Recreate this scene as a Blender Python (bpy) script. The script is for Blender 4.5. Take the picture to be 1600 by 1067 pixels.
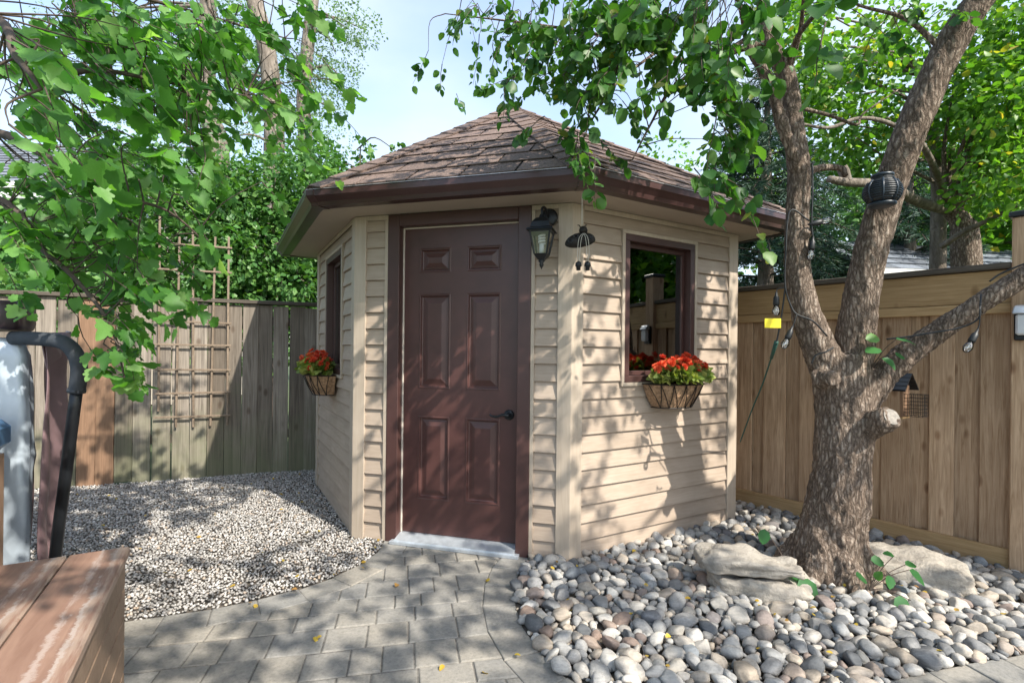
import bpy, bmesh, math, random
import numpy as np
from mathutils import Vector, Matrix, noise

R = math.radians
random.seed(7)
rng = np.random.default_rng(11)
scene = bpy.context.scene
for o in list(bpy.data.objects):
    bpy.data.objects.remove(o)
COL = scene.collection

# ------------------------------------------------------------------ camera, sky, sun, exposure
CAMH, F, ROLL = 1.27, 780.0, 0.0105
cam_d = bpy.data.cameras.new('camera')
cam_d.sensor_width = 36.0
cam_d.lens = F / 1600 * 36
cam_d.shift_y = 0.009
cam_d.clip_start = 0.05
cam_d.clip_end = 2000
cam = bpy.data.objects.new('camera', cam_d)
COL.objects.link(cam)
cam.location = (0, 0, CAMH)
cam.rotation_euler = (R(90), -ROLL, 0)
scene.camera = cam

SUN_EL, SUN_AZ = R(44), math.atan2(-0.70, 0.71)      # azimuth angle from +X towards +Y
world = bpy.data.worlds.new('World')
scene.world = world
world.use_nodes = True
nt = world.node_tree
nt.nodes.clear()
wo = nt.nodes.new('ShaderNodeOutputWorld')
bg = nt.nodes.new('ShaderNodeBackground')
sky = nt.nodes.new('ShaderNodeTexSky')
sky.sky_type = 'NISHITA'
sky.sun_disc = False
sky.sun_elevation = SUN_EL
sky.sun_rotation = math.pi / 2 - SUN_AZ
sky.dust_density = 1.5
sky.ozone_density = 1.2
wtc = nt.nodes.new('ShaderNodeTexCoord')
wmap = nt.nodes.new('ShaderNodeMapping')
wmap.inputs['Scale'].default_value = (1, 1, 2.2)
wn = nt.nodes.new('ShaderNodeTexNoise')
wn.inputs['Scale'].default_value = 1.6
wn.inputs['Detail'].default_value = 6
wr = nt.nodes.new('ShaderNodeValToRGB')
wr.color_ramp.elements[0].position = 0.40
wr.color_ramp.elements[0].color = (0.12, 0.12, 0.12, 1)
wr.color_ramp.elements[1].position = 0.70
wr.color_ramp.elements[1].color = (0.75, 0.75, 0.75, 1)
wmix = nt.nodes.new('ShaderNodeMixRGB')
wmix.inputs['Color2'].default_value = (2.5, 2.8, 3.1, 1)
nt.links.new(wtc.outputs['Generated'], wmap.inputs['Vector'])
nt.links.new(wmap.outputs['Vector'], wn.inputs['Vector'])
nt.links.new(wn.outputs['Fac'], wr.inputs['Fac'])
nt.links.new(wr.outputs['Color'], wmix.inputs['Fac'])
nt.links.new(sky.outputs['Color'], wmix.inputs['Color1'])
nt.links.new(wmix.outputs['Color'], bg.inputs['Color'])
bg.inputs['Strength'].default_value = 0.15
nt.links.new(bg.outputs['Background'], wo.inputs['Surface'])

sun_d = bpy.data.lights.new('sun', 'SUN')
sun_d.energy = 3.0
sun_d.angle = R(0.6)
sun_d.color = (1.0, 0.94, 0.84)
sun = bpy.data.objects.new('sun', sun_d)
COL.objects.link(sun)
SUNV = Vector((math.cos(SUN_AZ) * math.cos(SUN_EL), math.sin(SUN_AZ) * math.cos(SUN_EL), math.sin(SUN_EL)))
sun.rotation_euler = SUNV.to_track_quat('Z', 'Y').to_euler()
sun.location = (3, -3, 9)

vs = scene.view_settings
vs.view_transform = 'Standard'
vs.look = 'None'
vs.gamma = 1.0
vs.use_curve_mapping = False
vs.exposure = 1.5

# ------------------------------------------------------------------ helpers
def yh(x): return 548.0 + ROLL * (x - 800)
def at(x, y, D):                                    # photo pixel + distance -> point in the yard
    return np.array([(x - 800) / F * D, D, CAMH + (yh(x) - y) / F * D])
def ground(x, y, z=0.0):
    D = (CAMH - z) * F / (y - yh(x))
    return np.array([(x - 800) / F * D, D])

class MB:
    def __init__(s): s.v = []; s.f = []; s.n = 0
    def add(s, v, f):
        v = np.asarray(v, float).reshape(-1, 3)
        s.v.append(v); s.f += [tuple(i + s.n for i in q) for q in f]; s.n += len(v)
        return s
    def box(s, x0, x1, y0, y1, z0, z1):
        return s.add([(x0,y0,z0),(x1,y0,z0),(x1,y1,z0),(x0,y1,z0),(x0,y0,z1),(x1,y0,z1),(x1,y1,z1),(x0,y1,z1)],
                     [(0,3,2,1),(4,5,6,7),(0,1,5,4),(1,2,6,5),(2,3,7,6),(3,0,4,7)])
    def hexa(s, b, t):
        return s.add(list(b) + list(t), [(3,2,1,0),(4,5,6,7),(0,1,5,4),(1,2,6,5),(2,3,7,6),(3,0,4,7)])
    def prism(s, lo, hi):                           # two matching polygons
        n = len(lo)
        return s.add(list(lo) + list(hi), [tuple(range(n-1,-1,-1)), tuple(range(n,2*n))] +
                     [(i,(i+1)%n,n+(i+1)%n,n+i) for i in range(n)])
    def tube(s, pts, rad, seg=8, cap=True):
        P = np.asarray(pts, float); n = len(P)
        rad = np.full(n, rad) if np.isscalar(rad) else np.asarray(rad, float)
        if len(rad) != n: rad = np.interp(np.linspace(0,1,n), np.linspace(0,1,len(rad)), rad)
        T = np.gradient(P, axis=0); T /= np.linalg.norm(T, axis=1)[:, None] + 1e-9
        ref = np.array([0,0,1.0]) if abs(T[0][2]) < 0.9 else np.array([1.0,0,0])
        a = np.linspace(0, 2*np.pi, seg, endpoint=False)
        V = []
        u = np.cross(ref, T[0]); u /= np.linalg.norm(u)
        for i in range(n):
            u = u - T[i]*np.dot(u, T[i]); u /= np.linalg.norm(u) + 1e-9
            w = np.cross(T[i], u)
            V.append(P[i] + rad[i]*(np.cos(a)[:,None]*u + np.sin(a)[:,None]*w))
        V = np.concatenate(V)
        f = [(i*seg+j, i*seg+(j+1)%seg, (i+1)*seg+(j+1)%seg, (i+1)*seg+j) for i in range(n-1) for j in range(seg)]
        if cap: f += [tuple(range(seg-1,-1,-1)), tuple(range((n-1)*seg, n*seg))]
        return s.add(V, f)
    def lathe(s, prof, seg=16, c=(0,0,0), sx=1, sy=1):
        a = np.linspace(0, 2*np.pi, seg, endpoint=False); V = []
        for r, z in prof:
            V.append(np.stack([c[0]+sx*r*np.cos(a), c[1]+sy*r*np.sin(a), np.full(seg, c[2]+z)], 1))
        n = len(prof)
        f = [(i*seg+j, i*seg+(j+1)%seg, (i+1)*seg+(j+1)%seg, (i+1)*seg+j) for i in range(n-1) for j in range(seg)]
        f += [tuple(range(seg-1,-1,-1)), tuple(range((n-1)*seg, n*seg))]
        return s.add(np.concatenate(V), f)
    def mesh(s, name, bevel=0, smooth=False):
        m = bpy.data.meshes.new(name)
        m.from_pydata([tuple(p) for p in np.concatenate(s.v)], [], s.f)
        if bevel:
            bm = bmesh.new(); bm.from_mesh(m)
            bmesh.ops.bevel(bm, geom=bm.edges[:], offset=bevel, segments=1, affect='EDGES', clamp_overlap=True)
            bm.to_mesh(m); bm.free()
        if smooth: m.polygons.foreach_set('use_smooth', [True]*len(m.polygons))
        m.update()
        return m
    def build(s, name, mat, parent=None, bevel=0, smooth=False, loc=(0,0,0), rotz=0):
        return obj(name, s.mesh(name, bevel, smooth), mat, parent, loc, rotz)

def obj(name, mesh, mat, parent=None, loc=(0,0,0), rotz=0, scale=None):
    o = bpy.data.objects.new(name, mesh)
    if mat is not None and not mesh.materials: mesh.materials.append(mat)
    COL.objects.link(o)
    o.parent = parent
    o.location = tuple(loc); o.rotation_euler = (0, 0, rotz)
    if scale is not None: o.scale = scale
    return o
def tag(o, label=None, cat=None, group=None, kind=None):
    if label: o['label'] = label
    if cat: o['category'] = cat
    if group: o['group'] = group
    if kind: o['kind'] = kind
    return o
def thing(name, label, cat, loc=(0,0,0), rotz=0, group=None):
    o = bpy.data.objects.new(name, None)
    o.empty_display_size = 0.1
    COL.objects.link(o)
    o.location = tuple(loc); o.rotation_euler = (0, 0, rotz)
    return tag(o, label, cat, group)

# ------------------------------------------------------------------ materials
def new_mat(name):
    m = bpy.data.materials.new(name); m.use_nodes = True
    n = m.node_tree
    return m, n, n.nodes['Principled BSDF'], n.nodes['Material Output']
def rnd_node(n, attr):                              # per-piece random: object random + stored attribute
    oi = n.nodes.new('ShaderNodeObjectInfo')
    if not attr: return oi.outputs['Random']
    a = n.nodes.new('ShaderNodeAttribute'); a.attribute_name = 'rnd'
    ad = n.nodes.new('ShaderNodeMath'); ad.operation = 'ADD'
    fr = n.nodes.new('ShaderNodeMath'); fr.operation = 'FRACT'
    n.links.new(oi.outputs['Random'], ad.inputs[0]); n.links.new(a.outputs['Fac'], ad.inputs[1])
    n.links.new(ad.outputs[0], fr.inputs[0])
    return fr.outputs[0]
def ramp(n, src, stops, interp='LINEAR'):
    r = n.nodes.new('ShaderNodeValToRGB'); r.color_ramp.interpolation = interp
    e = r.color_ramp.elements
    while len(e) < len(stops): e.new(0.5)
    for el, (p, c) in zip(e, stops): el.position = p; el.color = (*c, 1)
    n.links.new(src, r.inputs['Fac'])
    return r.outputs['Color']
def mixc(n, fac, a, b, mode='MIX'):
    m = n.nodes.new('ShaderNodeMixRGB'); m.blend_type = mode
    for s, v in ((m.inputs['Fac'], fac), (m.inputs['Color1'], a), (m.inputs['Color2'], b)):
        if isinstance(v, (int, float)): s.default_value = v
        elif isinstance(v, tuple): s.default_value = (*v, 1)
        else: n.links.new(v, s)
    return m.outputs['Color']
def coords(n, scale=(1,1,1), rnd=None, which='Object'):
    tc = n.nodes.new('ShaderNodeTexCoord'); mp = n.nodes.new('ShaderNodeMapping')
    mp.inputs['Scale'].default_value = scale
    src = tc.outputs[which]
    if rnd is not None:
        mu = n.nodes.new('ShaderNodeMath'); mu.operation = 'MULTIPLY'; mu.inputs[1].default_value = 57.0
        n.links.new(rnd, mu.inputs[0])
        va = n.nodes.new('ShaderNodeVectorMath'); va.operation = 'ADD'
        n.links.new(src, va.inputs[0]); n.links.new(mu.outputs[0], va.inputs[1]); src = va.outputs[0]
    n.links.new(src, mp.inputs['Vector'])
    return mp.outputs['Vector']
def tnoise(n, vec, scale, detail=5, rough=0.6, dist=0.0):
    t = n.nodes.new('ShaderNodeTexNoise')
    t.inputs['Scale'].default_value = scale; t.inputs['Detail'].default_value = detail
    t.inputs['Roughness'].default_value = rough; t.inputs['Distortion'].default_value = dist
    n.links.new(vec, t.inputs['Vector'])
    return t.outputs['Fac']
def bump(n, b, h, strength, dist=0.01):
    bn = n.nodes.new('ShaderNodeBump')
    bn.inputs['Strength'].default_value = strength; bn.inputs['Distance'].default_value = dist
    n.links.new(h, bn.inputs['Height']); n.links.new(bn.outputs['Normal'], b.inputs['Normal'])

def mat_plain(name, c, rough=0.5, metal=0.0, var=0.25, scale=12, bmp=0.0, spec=None, obj_var=0.0):
    m, n, b, _ = new_mat(name)
    v = coords(n)
    f = tnoise(n, v, scale)
    lo = tuple(x*(1-var) for x in c); hi = tuple(min(1, x*(1+var)) for x in c)
    col = ramp(n, f, [(0.3, lo), (0.7, hi)])
    if obj_var:
        r = rnd_node(n, False)
        col = mixc(n, 1.0, col, ramp(n, r, [(0, (1-obj_var,)*3), (1, (1.0,)*3)]), 'MULTIPLY')
    n.links.new(col, b.inputs['Base Color'])
    b.inputs['Roughness'].default_value = rough; b.inputs['Metallic'].default_value = metal
    if spec is not None: b.inputs['Specular IOR Level'].default_value = spec
    if bmp: bump(n, b, f, bmp)
    return m
def mat_wood(name, dark, light, grain=(60,60,3), rough=0.75, knots=0.5, obj_var=0.35, stain=None, bmp=0.25, spec=0.3):
    m, n, b, _ = new_mat(name)
    r = rnd_node(n, False)
    v = coords(n, (1,1,1), r)
    mp = n.nodes.new('ShaderNodeMapping'); mp.inputs['Scale'].default_value = grain
    n.links.new(v, mp.inputs['Vector'])
    g = tnoise(n, mp.outputs['Vector'], 1.0, 6, 0.62, 1.2)
    col = ramp(n, g, [(0.25, dark), (0.5, tuple((a+c)/2 for a, c in zip(dark, light))), (0.78, light)])
    big = tnoise(n, v, 2.2, 3)
    col = mixc(n, 0.55, col, ramp(n, big, [(0.3, (0.62,0.60,0.58)), (0.7, (1.0,1.0,1.0))]), 'MULTIPLY')
    if knots:
        mk = n.nodes.new('ShaderNodeMapping'); mk.inputs['Scale'].default_value = (7,7,3.4)
        n.links.new(v, mk.inputs['Vector'])
        vo = n.nodes.new('ShaderNodeTexVoronoi'); vo.inputs['Scale'].default_value = 1.0
        n.links.new(mk.outputs['Vector'], vo.inputs['Vector'])
        k = ramp(n, vo.outputs['Distance'], [(0.05, (0.22,0.14,0.09)), (0.11, (0.55,0.45,0.38)), (0.17, (1.0,1.0,1.0))])
        col = mixc(n, knots, col, k, 'MULTIPLY')
    col = mixc(n, 1.0, col, ramp(n, r, [(0, (1-obj_var, 1-obj_var*1.05, 1-obj_var*1.1)), (1, (1.0,)*3)]), 'MULTIPLY')
    if stain:
        vg = coords(n, (1,1,1), None, 'Generated')
        sp = n.nodes.new('ShaderNodeSeparateXYZ'); n.links.new(vg, sp.inputs[0])
        s2 = tnoise(n, v, 3.5, 4)
        ad = n.nodes.new('ShaderNodeMath'); ad.operation = 'SUBTRACT'
        n.links.new(s2, ad.inputs[0]); n.links.new(sp.outputs['Z'], ad.inputs[1])
        fac = ramp(n, ad.outputs[0], [(0.05, (0,0,0)), (0.5, (0.6,)*3)])
        col = mixc(n, fac, col, stain)
    n.links.new(col, b.inputs['Base Color'])
    b.inputs['Roughness'].default_value = rough; b.inputs['Specular IOR Level'].default_value = spec
    bump(n, b, g, bmp, 0.004)
    return m
def mat_leaf(name, stops, trans=0.35, gloss=0.45, tcol=None):
    m = bpy.data.materials.new(name); m.use_nodes = True
    n = m.node_tree; b = n.nodes['Principled BSDF']; out = n.nodes['Material Output']
    r = rnd_node(n, True)
    col = ramp(n, r, stops)
    v = coords(n)
    col = mixc(n, 0.35, col, ramp(n, tnoise(n, v, 25, 3), [(0.3, (0.55,)*3), (0.7, (1.0,)*3)]), 'MULTIPLY')
    n.links.new(col, b.inputs['Base Color']); b.inputs['Roughness'].default_value = gloss
    b.inputs['Specular IOR Level'].default_value = 0.4
    t = n.nodes.new('ShaderNodeBsdfTranslucent')
    tc = mixc(n, 1.0, col, tcol or (1.5, 1.7, 0.5), 'MULTIPLY')
    n.links.new(tc, t.inputs['Color'])
    mx = n.nodes.new('ShaderNodeMixShader'); mx.inputs['Fac'].default_value = trans
    n.links.new(b.outputs[0], mx.inputs[1]); n.links.new(t.outputs[0], mx.inputs[2])
    n.links.new(mx.outputs[0], out.inputs['Surface'])
    return m
def mat_stone(name, stops, scale=30, rough=0.75, bmp=0.3, veins=True):
    m, n, b, _ = new_mat(name)
    r = rnd_node(n, True)
    col = ramp(n, r, stops)
    ge = n.nodes.new('ShaderNodeNewGeometry'); mu_ = n.nodes.new('ShaderNodeVectorMath'); mu_.operation = 'ADD'; n.links.new(ge.outputs['Position'], mu_.inputs[0]); n.links.new(r, mu_.inputs[1]); v = mu_.outputs[0]
    f = tnoise(n, v, scale, 6, 0.7)
    col = mixc(n, 0.6, col, ramp(n, f, [(0.25, (0.55,0.55,0.56)), (0.5, (0.95,)*3), (0.8, (1.25,1.22,1.18))]), 'MULTIPLY')
    if veins:
        mp = n.nodes.new('ShaderNodeMapping'); mp.inputs['Scale'].default_value = (14,35,90)
        n.links.new(v, mp.inputs['Vector'])
        g = tnoise(n, mp.outputs['Vector'], 1.0, 3, 0.5, 0.6)
        col = mixc(n, 0.5, col, ramp(n, g, [(0.45, (0.8,)*3), (0.55, (1.12,)*3)]), 'MULTIPLY')
    n.links.new(col, b.inputs['Base Color']); b.inputs['Roughness'].default_value = rough
    b.inputs['Specular IOR Level'].default_value = 0.35
    bump(n, b, f, bmp, 0.015 if name == 'limestone' else 0.004)
    return m

M = {}
M['soil'] = mat_plain('soil', (0.09,0.075,0.06), 0.95, var=0.5, scale=9, bmp=0.4)
M['siding'] = mat_wood('siding', (0.36,0.285,0.22), (0.49,0.40,0.32), grain=(4,40,45), rough=0.5, knots=0, obj_var=0.07, bmp=0.06)
M['trim'] = mat_wood('trim', (0.42,0.345,0.27), (0.53,0.45,0.36), grain=(40,40,2.5), rough=0.5, knots=0, obj_var=0.04, bmp=0.06)
M['soffit'] = mat_plain('soffit', (0.41,0.34,0.27), 0.6, var=0.06, scale=3)
M['brown'] = mat_plain('brown_paint', (0.066,0.031,0.027), 0.42, var=0.12, scale=5, bmp=0.03)
M['door'] = mat_plain('door_paint', (0.075,0.033,0.029), 0.38, var=0.16, scale=6, bmp=0.02)
M['gutter'] = mat_plain('gutter_metal', (0.060,0.030,0.028), 0.28, var=0.18, scale=6)
M['drip'] = mat_plain('drip_edge', (0.36,0.33,0.34), 0.3, 0.4, var=0.15)
M['alu'] = mat_plain('aluminium', (0.50,0.54,0.58), 0.4, 0.5, var=0.15, scale=20, bmp=0.03)
M['strip'] = mat_plain('weatherstrip', (0.62,0.56,0.48), 0.6, var=0.1)
M['black'] = mat_plain('black_metal', (0.012,0.014,0.017), 0.38, 0.3, var=0.3)
M['iron'] = mat_plain('dark_iron', (0.02,0.016,0.014), 0.55, 0.5, var=0.4, scale=40, bmp=0.2)
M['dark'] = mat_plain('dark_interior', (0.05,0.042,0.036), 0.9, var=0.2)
M['shingle'] = mat_plain('shingle', (0.175,0.122,0.100), 0.92, var=0.5, scale=75, bmp=0.5, obj_var=0.34)
M['gshingle'] = mat_plain('grey_shingle', (0.16,0.18,0.21), 0.9, var=0.35, scale=40, bmp=0.3, obj_var=0.4)
M['cedar'] = mat_wood('cedar', (0.30,0.175,0.09), (0.74,0.53,0.35), obj_var=0.28, knots=0.75)
M['cedar_h'] = mat_wood('cedar_rail', (0.32,0.20,0.09), (0.58,0.40,0.21), grain=(3,60,60), obj_var=0.2, knots=0.5)
M['old'] = mat_wood('weathered_wood', (0.11,0.09,0.072), (0.44,0.385,0.32), grain=(45,45,1.6), obj_var=0.5, knots=0.6, stain=(0.15,0.165,0.09))
M['old_h'] = mat_wood('weathered_rail', (0.06,0.05,0.04), (0.17,0.145,0.115), grain=(2,60,60), obj_var=0.2, knots=0.2)
M['newer'] = mat_wood('newer_board', (0.20,0.115,0.07), (0.36,0.225,0.14), obj_var=0.3, knots=0.8)
M['stick'] = mat_wood('trellis_wood', (0.17,0.125,0.09), (0.33,0.26,0.19), obj_var=0.2, knots=0, grain=(30,30,30))
M['bench'] = mat_wood('composite_plank', (0.205,0.115,0.078), (0.285,0.175,0.125), grain=(30,3,30), rough=0.6, knots=0, obj_var=0.12, bmp=0.12)
M['bench_side'] = mat_wood('composite_side', (0.25,0.165,0.11), (0.36,0.26,0.185), grain=(3,30,30), rough=0.6, knots=0, obj_var=0.12, bmp=0.1)
M['paver'] = None
M['gravel'] = mat_stone('gravel', [(0,(0.22,0.21,0.195)),(0.3,(0.32,0.305,0.285)),(0.6,(0.42,0.40,0.375)),(0.82,(0.56,0.54,0.52)),(0.93,(0.36,0.28,0.21)),(1,(0.6,0.59,0.57))], 60, 0.85, 0.2, False)
M['pebble'] = mat_stone('pebble', [(0,(0.10,0.105,0.11)),(0.14,(0.20,0.20,0.20)),(0.30,(0.29,0.285,0.275)),(0.46,(0.37,0.36,0.34)),(0.58,(0.33,0.275,0.215)),(0.70,(0.45,0.425,0.385)),(0.78,(0.15,0.17,0.19)),(0.85,(0.24,0.175,0.14)),(0.92,(0.38,0.35,0.30)),(1,(0.54,0.52,0.49))], 90, 0.8, 0.55)
M['rock'] = mat_stone('limestone', [(0,(0.33,0.30,0.26)),(1,(0.37,0.335,0.285))], 26, 0.92, 1.0)
M['tubshell'] = mat_stone('speckled_shell', [(0,(0.06,0.13,0.24)),(1,(0.07,0.15,0.27))], 160, 0.35, 0.1, False)
M['tubwall'] = mat_wood('tub_cabinet', (0.36,0.22,0.14), (0.48,0.31,0.21), grain=(30,30,2), rough=0.5, knots=0, obj_var=0.1, bmp=0.05)
M['silver'] = mat_plain('silver_vinyl', (0.40,0.46,0.52), 0.35, 0.25, var=0.22, scale=3.5, bmp=0.35)
M['vinyl'] = mat_plain('brown_vinyl', (0.20,0.13,0.135), 0.42, var=0.2, scale=5, bmp=0.15)
M['vinyl_d'] = mat_plain('dark_vinyl', (0.035,0.022,0.026), 0.4, var=0.2, scale=5, bmp=0.1)
M['foam'] = mat_plain('grip_foam', (0.035,0.04,0.048), 0.7, var=0.2, scale=40, bmp=0.1)
M['coir'] = mat_plain('coir', (0.30,0.185,0.105), 0.95, var=0.5, scale=50, bmp=0.9)
M['petal'] = mat_leaf('petal', [(0,(0.55,0.045,0.02)),(0.5,(0.74,0.10,0.035)),(1,(0.82,0.20,0.08))], 0.25, 0.6, (1.3,0.8,0.6))
M['fleaf'] = mat_leaf('flower_leaf', [(0,(0.10,0.17,0.03)),(0.6,(0.24,0.30,0.07)),(1,(0.42,0.42,0.15))], 0.3, 0.6)
M['leaf_main'] = mat_leaf('leaf_main', [(0,(0.03,0.105,0.022)),(0.55,(0.06,0.17,0.032)),(0.97,(0.11,0.23,0.045)),(1,(0.26,0.26,0.03))], 0.38)
M['leaf_maple'] = mat_leaf('leaf_maple', [(0,(0.05,0.15,0.03)),(0.5,(0.10,0.26,0.05)),(0.85,(0.18,0.37,0.10)),(1,(0.26,0.42,0.16))], 0.5, 0.5)
M['leaf_hedge'] = mat_leaf('leaf_hedge', [(0,(0.045,0.13,0.03)),(0.6,(0.085,0.21,0.05)),(1,(0.16,0.30,0.08))], 0.3)
M['leaf_lime'] = mat_leaf('leaf_lime', [(0,(0.06,0.16,0.025)),(0.6,(0.12,0.26,0.035)),(0.95,(0.20,0.35,0.05)),(1,(0.45,0.33,0.06))], 0.45)
M['leaf_locust'] = mat_leaf('leaf_locust', [(0,(0.12,0.20,0.13)),(1,(0.21,0.31,0.20))], 0.4)
M['needle'] = mat_leaf('needle', [(0,(0.020,0.055,0.038)),(0.7,(0.045,0.10,0.065)),(1,(0.08,0.14,0.085))], 0.12, 0.6)
M['shoot'] = mat_leaf('leaf_shoot', [(0,(0.03,0.12,0.035)),(0.8,(0.05,0.19,0.05)),(1,(0.16,0.32,0.04))], 0.35)
M['fallen'] = mat_leaf('fallen_leaf', [(0,(0.45,0.28,0.03)),(0.6,(0.55,0.40,0.06)),(1,(0.30,0.15,0.05))], 0.2, 0.7)
M['twig'] = mat_plain('twig_bark', (0.075,0.055,0.042), 0.9, var=0.35, scale=30, bmp=0.3)
M['cord'] = mat_plain('cord_black', (0.01,0.012,0.014), 0.5, var=0.2)
M['cordg'] = mat_plain('cord_green', (0.012,0.075,0.055), 0.5, var=0.2)
M['yellow'] = mat_plain('yellow_tag', (0.80,0.66,0.02), 0.5, var=0.08, scale=60)
M['string'] = mat_plain('twine', (0.55,0.52,0.46), 0.8, var=0.1)
M['lens'] = mat_plain('frosted_lens', (0.66,0.68,0.70), 0.35, var=0.05)
M['bulbw'] = mat_plain('bulb_white', (0.8,0.8,0.78), 0.4, var=0.03)
M['hwall'] = mat_plain('house_siding', (0.50,0.43,0.35), 0.7, var=0.08, scale=3)
M['hwhite'] = mat_plain('house_white', (0.62,0.62,0.60), 0.7, var=0.08, scale=3)
M['cut'] = mat_plain('cut_wood', (0.26,0.235,0.205), 0.9, var=0.3, scale=60, bmp=0.3)
M['water'] = mat_plain('tub_water', (0.10,0.25,0.30), 0.05, var=0.05)

def make_paver_mat():
    m, n, b, _ = new_mat('paver')
    r = rnd_node(n, True)
    v = coords(n, (1,1,1), r)
    f = tnoise(n, v, 70, 6, 0.75)
    g = tnoise(n, v, 9, 4)
    col = ramp(n, r, [(0,(0.235,0.225,0.205)),(0.3,(0.265,0.255,0.235)),(0.55,(0.29,0.268,0.232)),(0.8,(0.25,0.245,0.232)),(1,(0.30,0.28,0.247))])
    col = mixc(n, 0.75, col, ramp(n, f, [(0.25,(0.5,)*3),(0.5,(0.95,)*3),(0.75,(1.25,)*3)]), 'MULTIPLY')
    col = mixc(n, 0.6, col, ramp(n, g, [(0.3,(0.75,0.76,0.77)),(0.7,(1.08,1.05,1.0))]), 'MULTIPLY')
    n.links.new(col, b.inputs['Base Color']); b.inputs['Roughness'].default_value = 0.9
    b.inputs['Specular IOR Level'].default_value = 0.25
    bump(n, b, f, 0.5, 0.004)
    return m
M['paver'] = make_paver_mat()

def make_bark(name, c0, c1, c2, sc=26, zsc=0.32):
    m, n, b, _ = new_mat(name)
    v = coords(n)
    mp = n.nodes.new('ShaderNodeMapping'); mp.inputs['Scale'].default_value = (1,1,zsc)
    n.links.new(v, mp.inputs['Vector'])
    w = tnoise(n, v, 7, 4)
    dm = n.nodes.new('ShaderNodeVectorMath'); dm.operation = 'MULTIPLY_ADD'
    cb = n.nodes.new('ShaderNodeCombineXYZ'); n.links.new(w, cb.inputs[0]); n.links.new(w, cb.inputs[1])
    n.links.new(cb.outputs[0], dm.inputs[0]); dm.inputs[1].default_value = (0.08,0.08,0); n.links.new(mp.outputs[0], dm.inputs[2])
    vo = n.nodes.new('ShaderNodeTexVoronoi'); vo.feature = 'DISTANCE_TO_EDGE'; vo.inputs['Scale'].default_value = sc
    n.links.new(dm.outputs[0], vo.inputs['Vector'])
    f = tnoise(n, mp.outputs[0], 60, 6, 0.75)
    pl = ramp(n, vo.outputs['Distance'], [(0.0,(0.1,0.1,0.1)),(0.35,(1,1,1))])
    rg = tnoise(n, dm.outputs[0], sc*0.75, 4, 0.6, 1.5)
    rr_ = ramp(n, rg, [(0.28,(0,0,0)),(0.46,(0.75,0.75,0.75)),(0.52,(0.25,0.25,0.25)),(0.75,(1,1,1))])
    hh = mixc(n, 0.4, mixc(n, 0.5, pl, rr_), f)
    col = ramp(n, hh, [(0.22, c0), (0.50, c1), (0.78, c2)])
    col = mixc(n, 0.6, col, ramp(n, tnoise(n, v, 3.0, 4), [(0.35,(0.6,0.55,0.5)),(0.65,(1.1,1.08,1.05))]), 'MULTIPLY')
    n.links.new(col, b.inputs['Base Color']); b.inputs['Roughness'].default_value = 0.92
    b.inputs['Specular IOR Level'].default_value = 0.2
    bump(n, b, hh, 1.0, 0.022)
    return m
M['bark'] = make_bark('bark', (0.035,0.026,0.02), (0.22,0.17,0.135), (0.52,0.445,0.375), 50, 0.26)
M['bark2'] = make_bark('bark_pale', (0.10,0.085,0.07), (0.22,0.19,0.16), (0.33,0.29,0.25), 12, 0.2)

def make_glass(name, refl=0.18, tint=(1,1,1)):
    m = bpy.data.materials.new(name); m.use_nodes = True
    n = m.node_tree; out = n.nodes['Material Output']; n.nodes.remove(n.nodes['Principled BSDF'])
    t = n.nodes.new('ShaderNodeBsdfTransparent'); t.inputs['Color'].default_value = (*tint, 1)
    g = n.nodes.new('ShaderNodeBsdfGlossy'); g.inputs['Roughness'].default_value = 0.01
    fr = n.nodes.new('ShaderNodeFresnel'); fr.inputs['IOR'].default_value = 1.5
    ad = n.nodes.new('ShaderNodeMath'); ad.inputs[1].default_value = refl; ad.use_clamp = True
    n.links.new(fr.outputs[0], ad.inputs[0])
    mx = n.nodes.new('ShaderNodeMixShader')
    n.links.new(ad.outputs[0], mx.inputs['Fac']); n.links.new(t.outputs[0], mx.inputs[1]); n.links.new(g.outputs[0], mx.inputs[2])
    n.links.new(mx.outputs[0], out.inputs['Surface'])
    return m
M['pane'] = make_glass('window_glass', 0.22, (0.8,0.82,0.82))
M['glass'] = make_glass('clear_glass', 0.14, (0.95,0.96,0.96))

# ------------------------------------------------------------------ polygon tools
def clip_convex(subj, clip):                        # Sutherland-Hodgman, clip = CCW convex
    out = [tuple(p) for p in subj]
    for i in range(len(clip)):
        a = clip[i]; b = clip[(i+1) % len(clip)]
        inp, out = out, []
        if not inp: return []
        def side(p): return (b[0]-a[0])*(p[1]-a[1]) - (b[1]-a[1])*(p[0]-a[0])
        for j in range(len(inp)):
            p, q = inp[j], inp[(j+1) % len(inp)]
            sp, sq = side(p), side(q)
            if sp >= 0: out.append(p)
            if (sp >= 0) != (sq >= 0):
                t = sp/(sp-sq); out.append((p[0]+t*(q[0]-p[0]), p[1]+t*(q[1]-p[1])))
    return out
def area(p):
    return 0.5*sum(p[i][0]*p[(i+1)%len(p)][1]-p[(i+1)%len(p)][0]*p[i][1] for i in range(len(p)))
def clean(p, eps=0.004):
    q = []
    for a in p:
        if not q or math.hypot(a[0]-q[-1][0], a[1]-q[-1][1]) > eps: q.append(a)
    while len(q) > 1 and math.hypot(q[0][0]-q[-1][0], q[0][1]-q[-1][1]) < eps: q.pop()
    return q
def inside(px, py, poly):
    res = np.zeros(len(px), bool); n = len(poly)
    for i in range(n):
        x0, y0 = poly[i]; x1, y1 = poly[(i+1) % n]
        c = ((y0 > py) != (y1 > py)) & (px < (x1-x0)*(py-y0)/((y1-y0) if y1 != y0 else 1e-9)+x0)
        res ^= c
    return res
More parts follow.
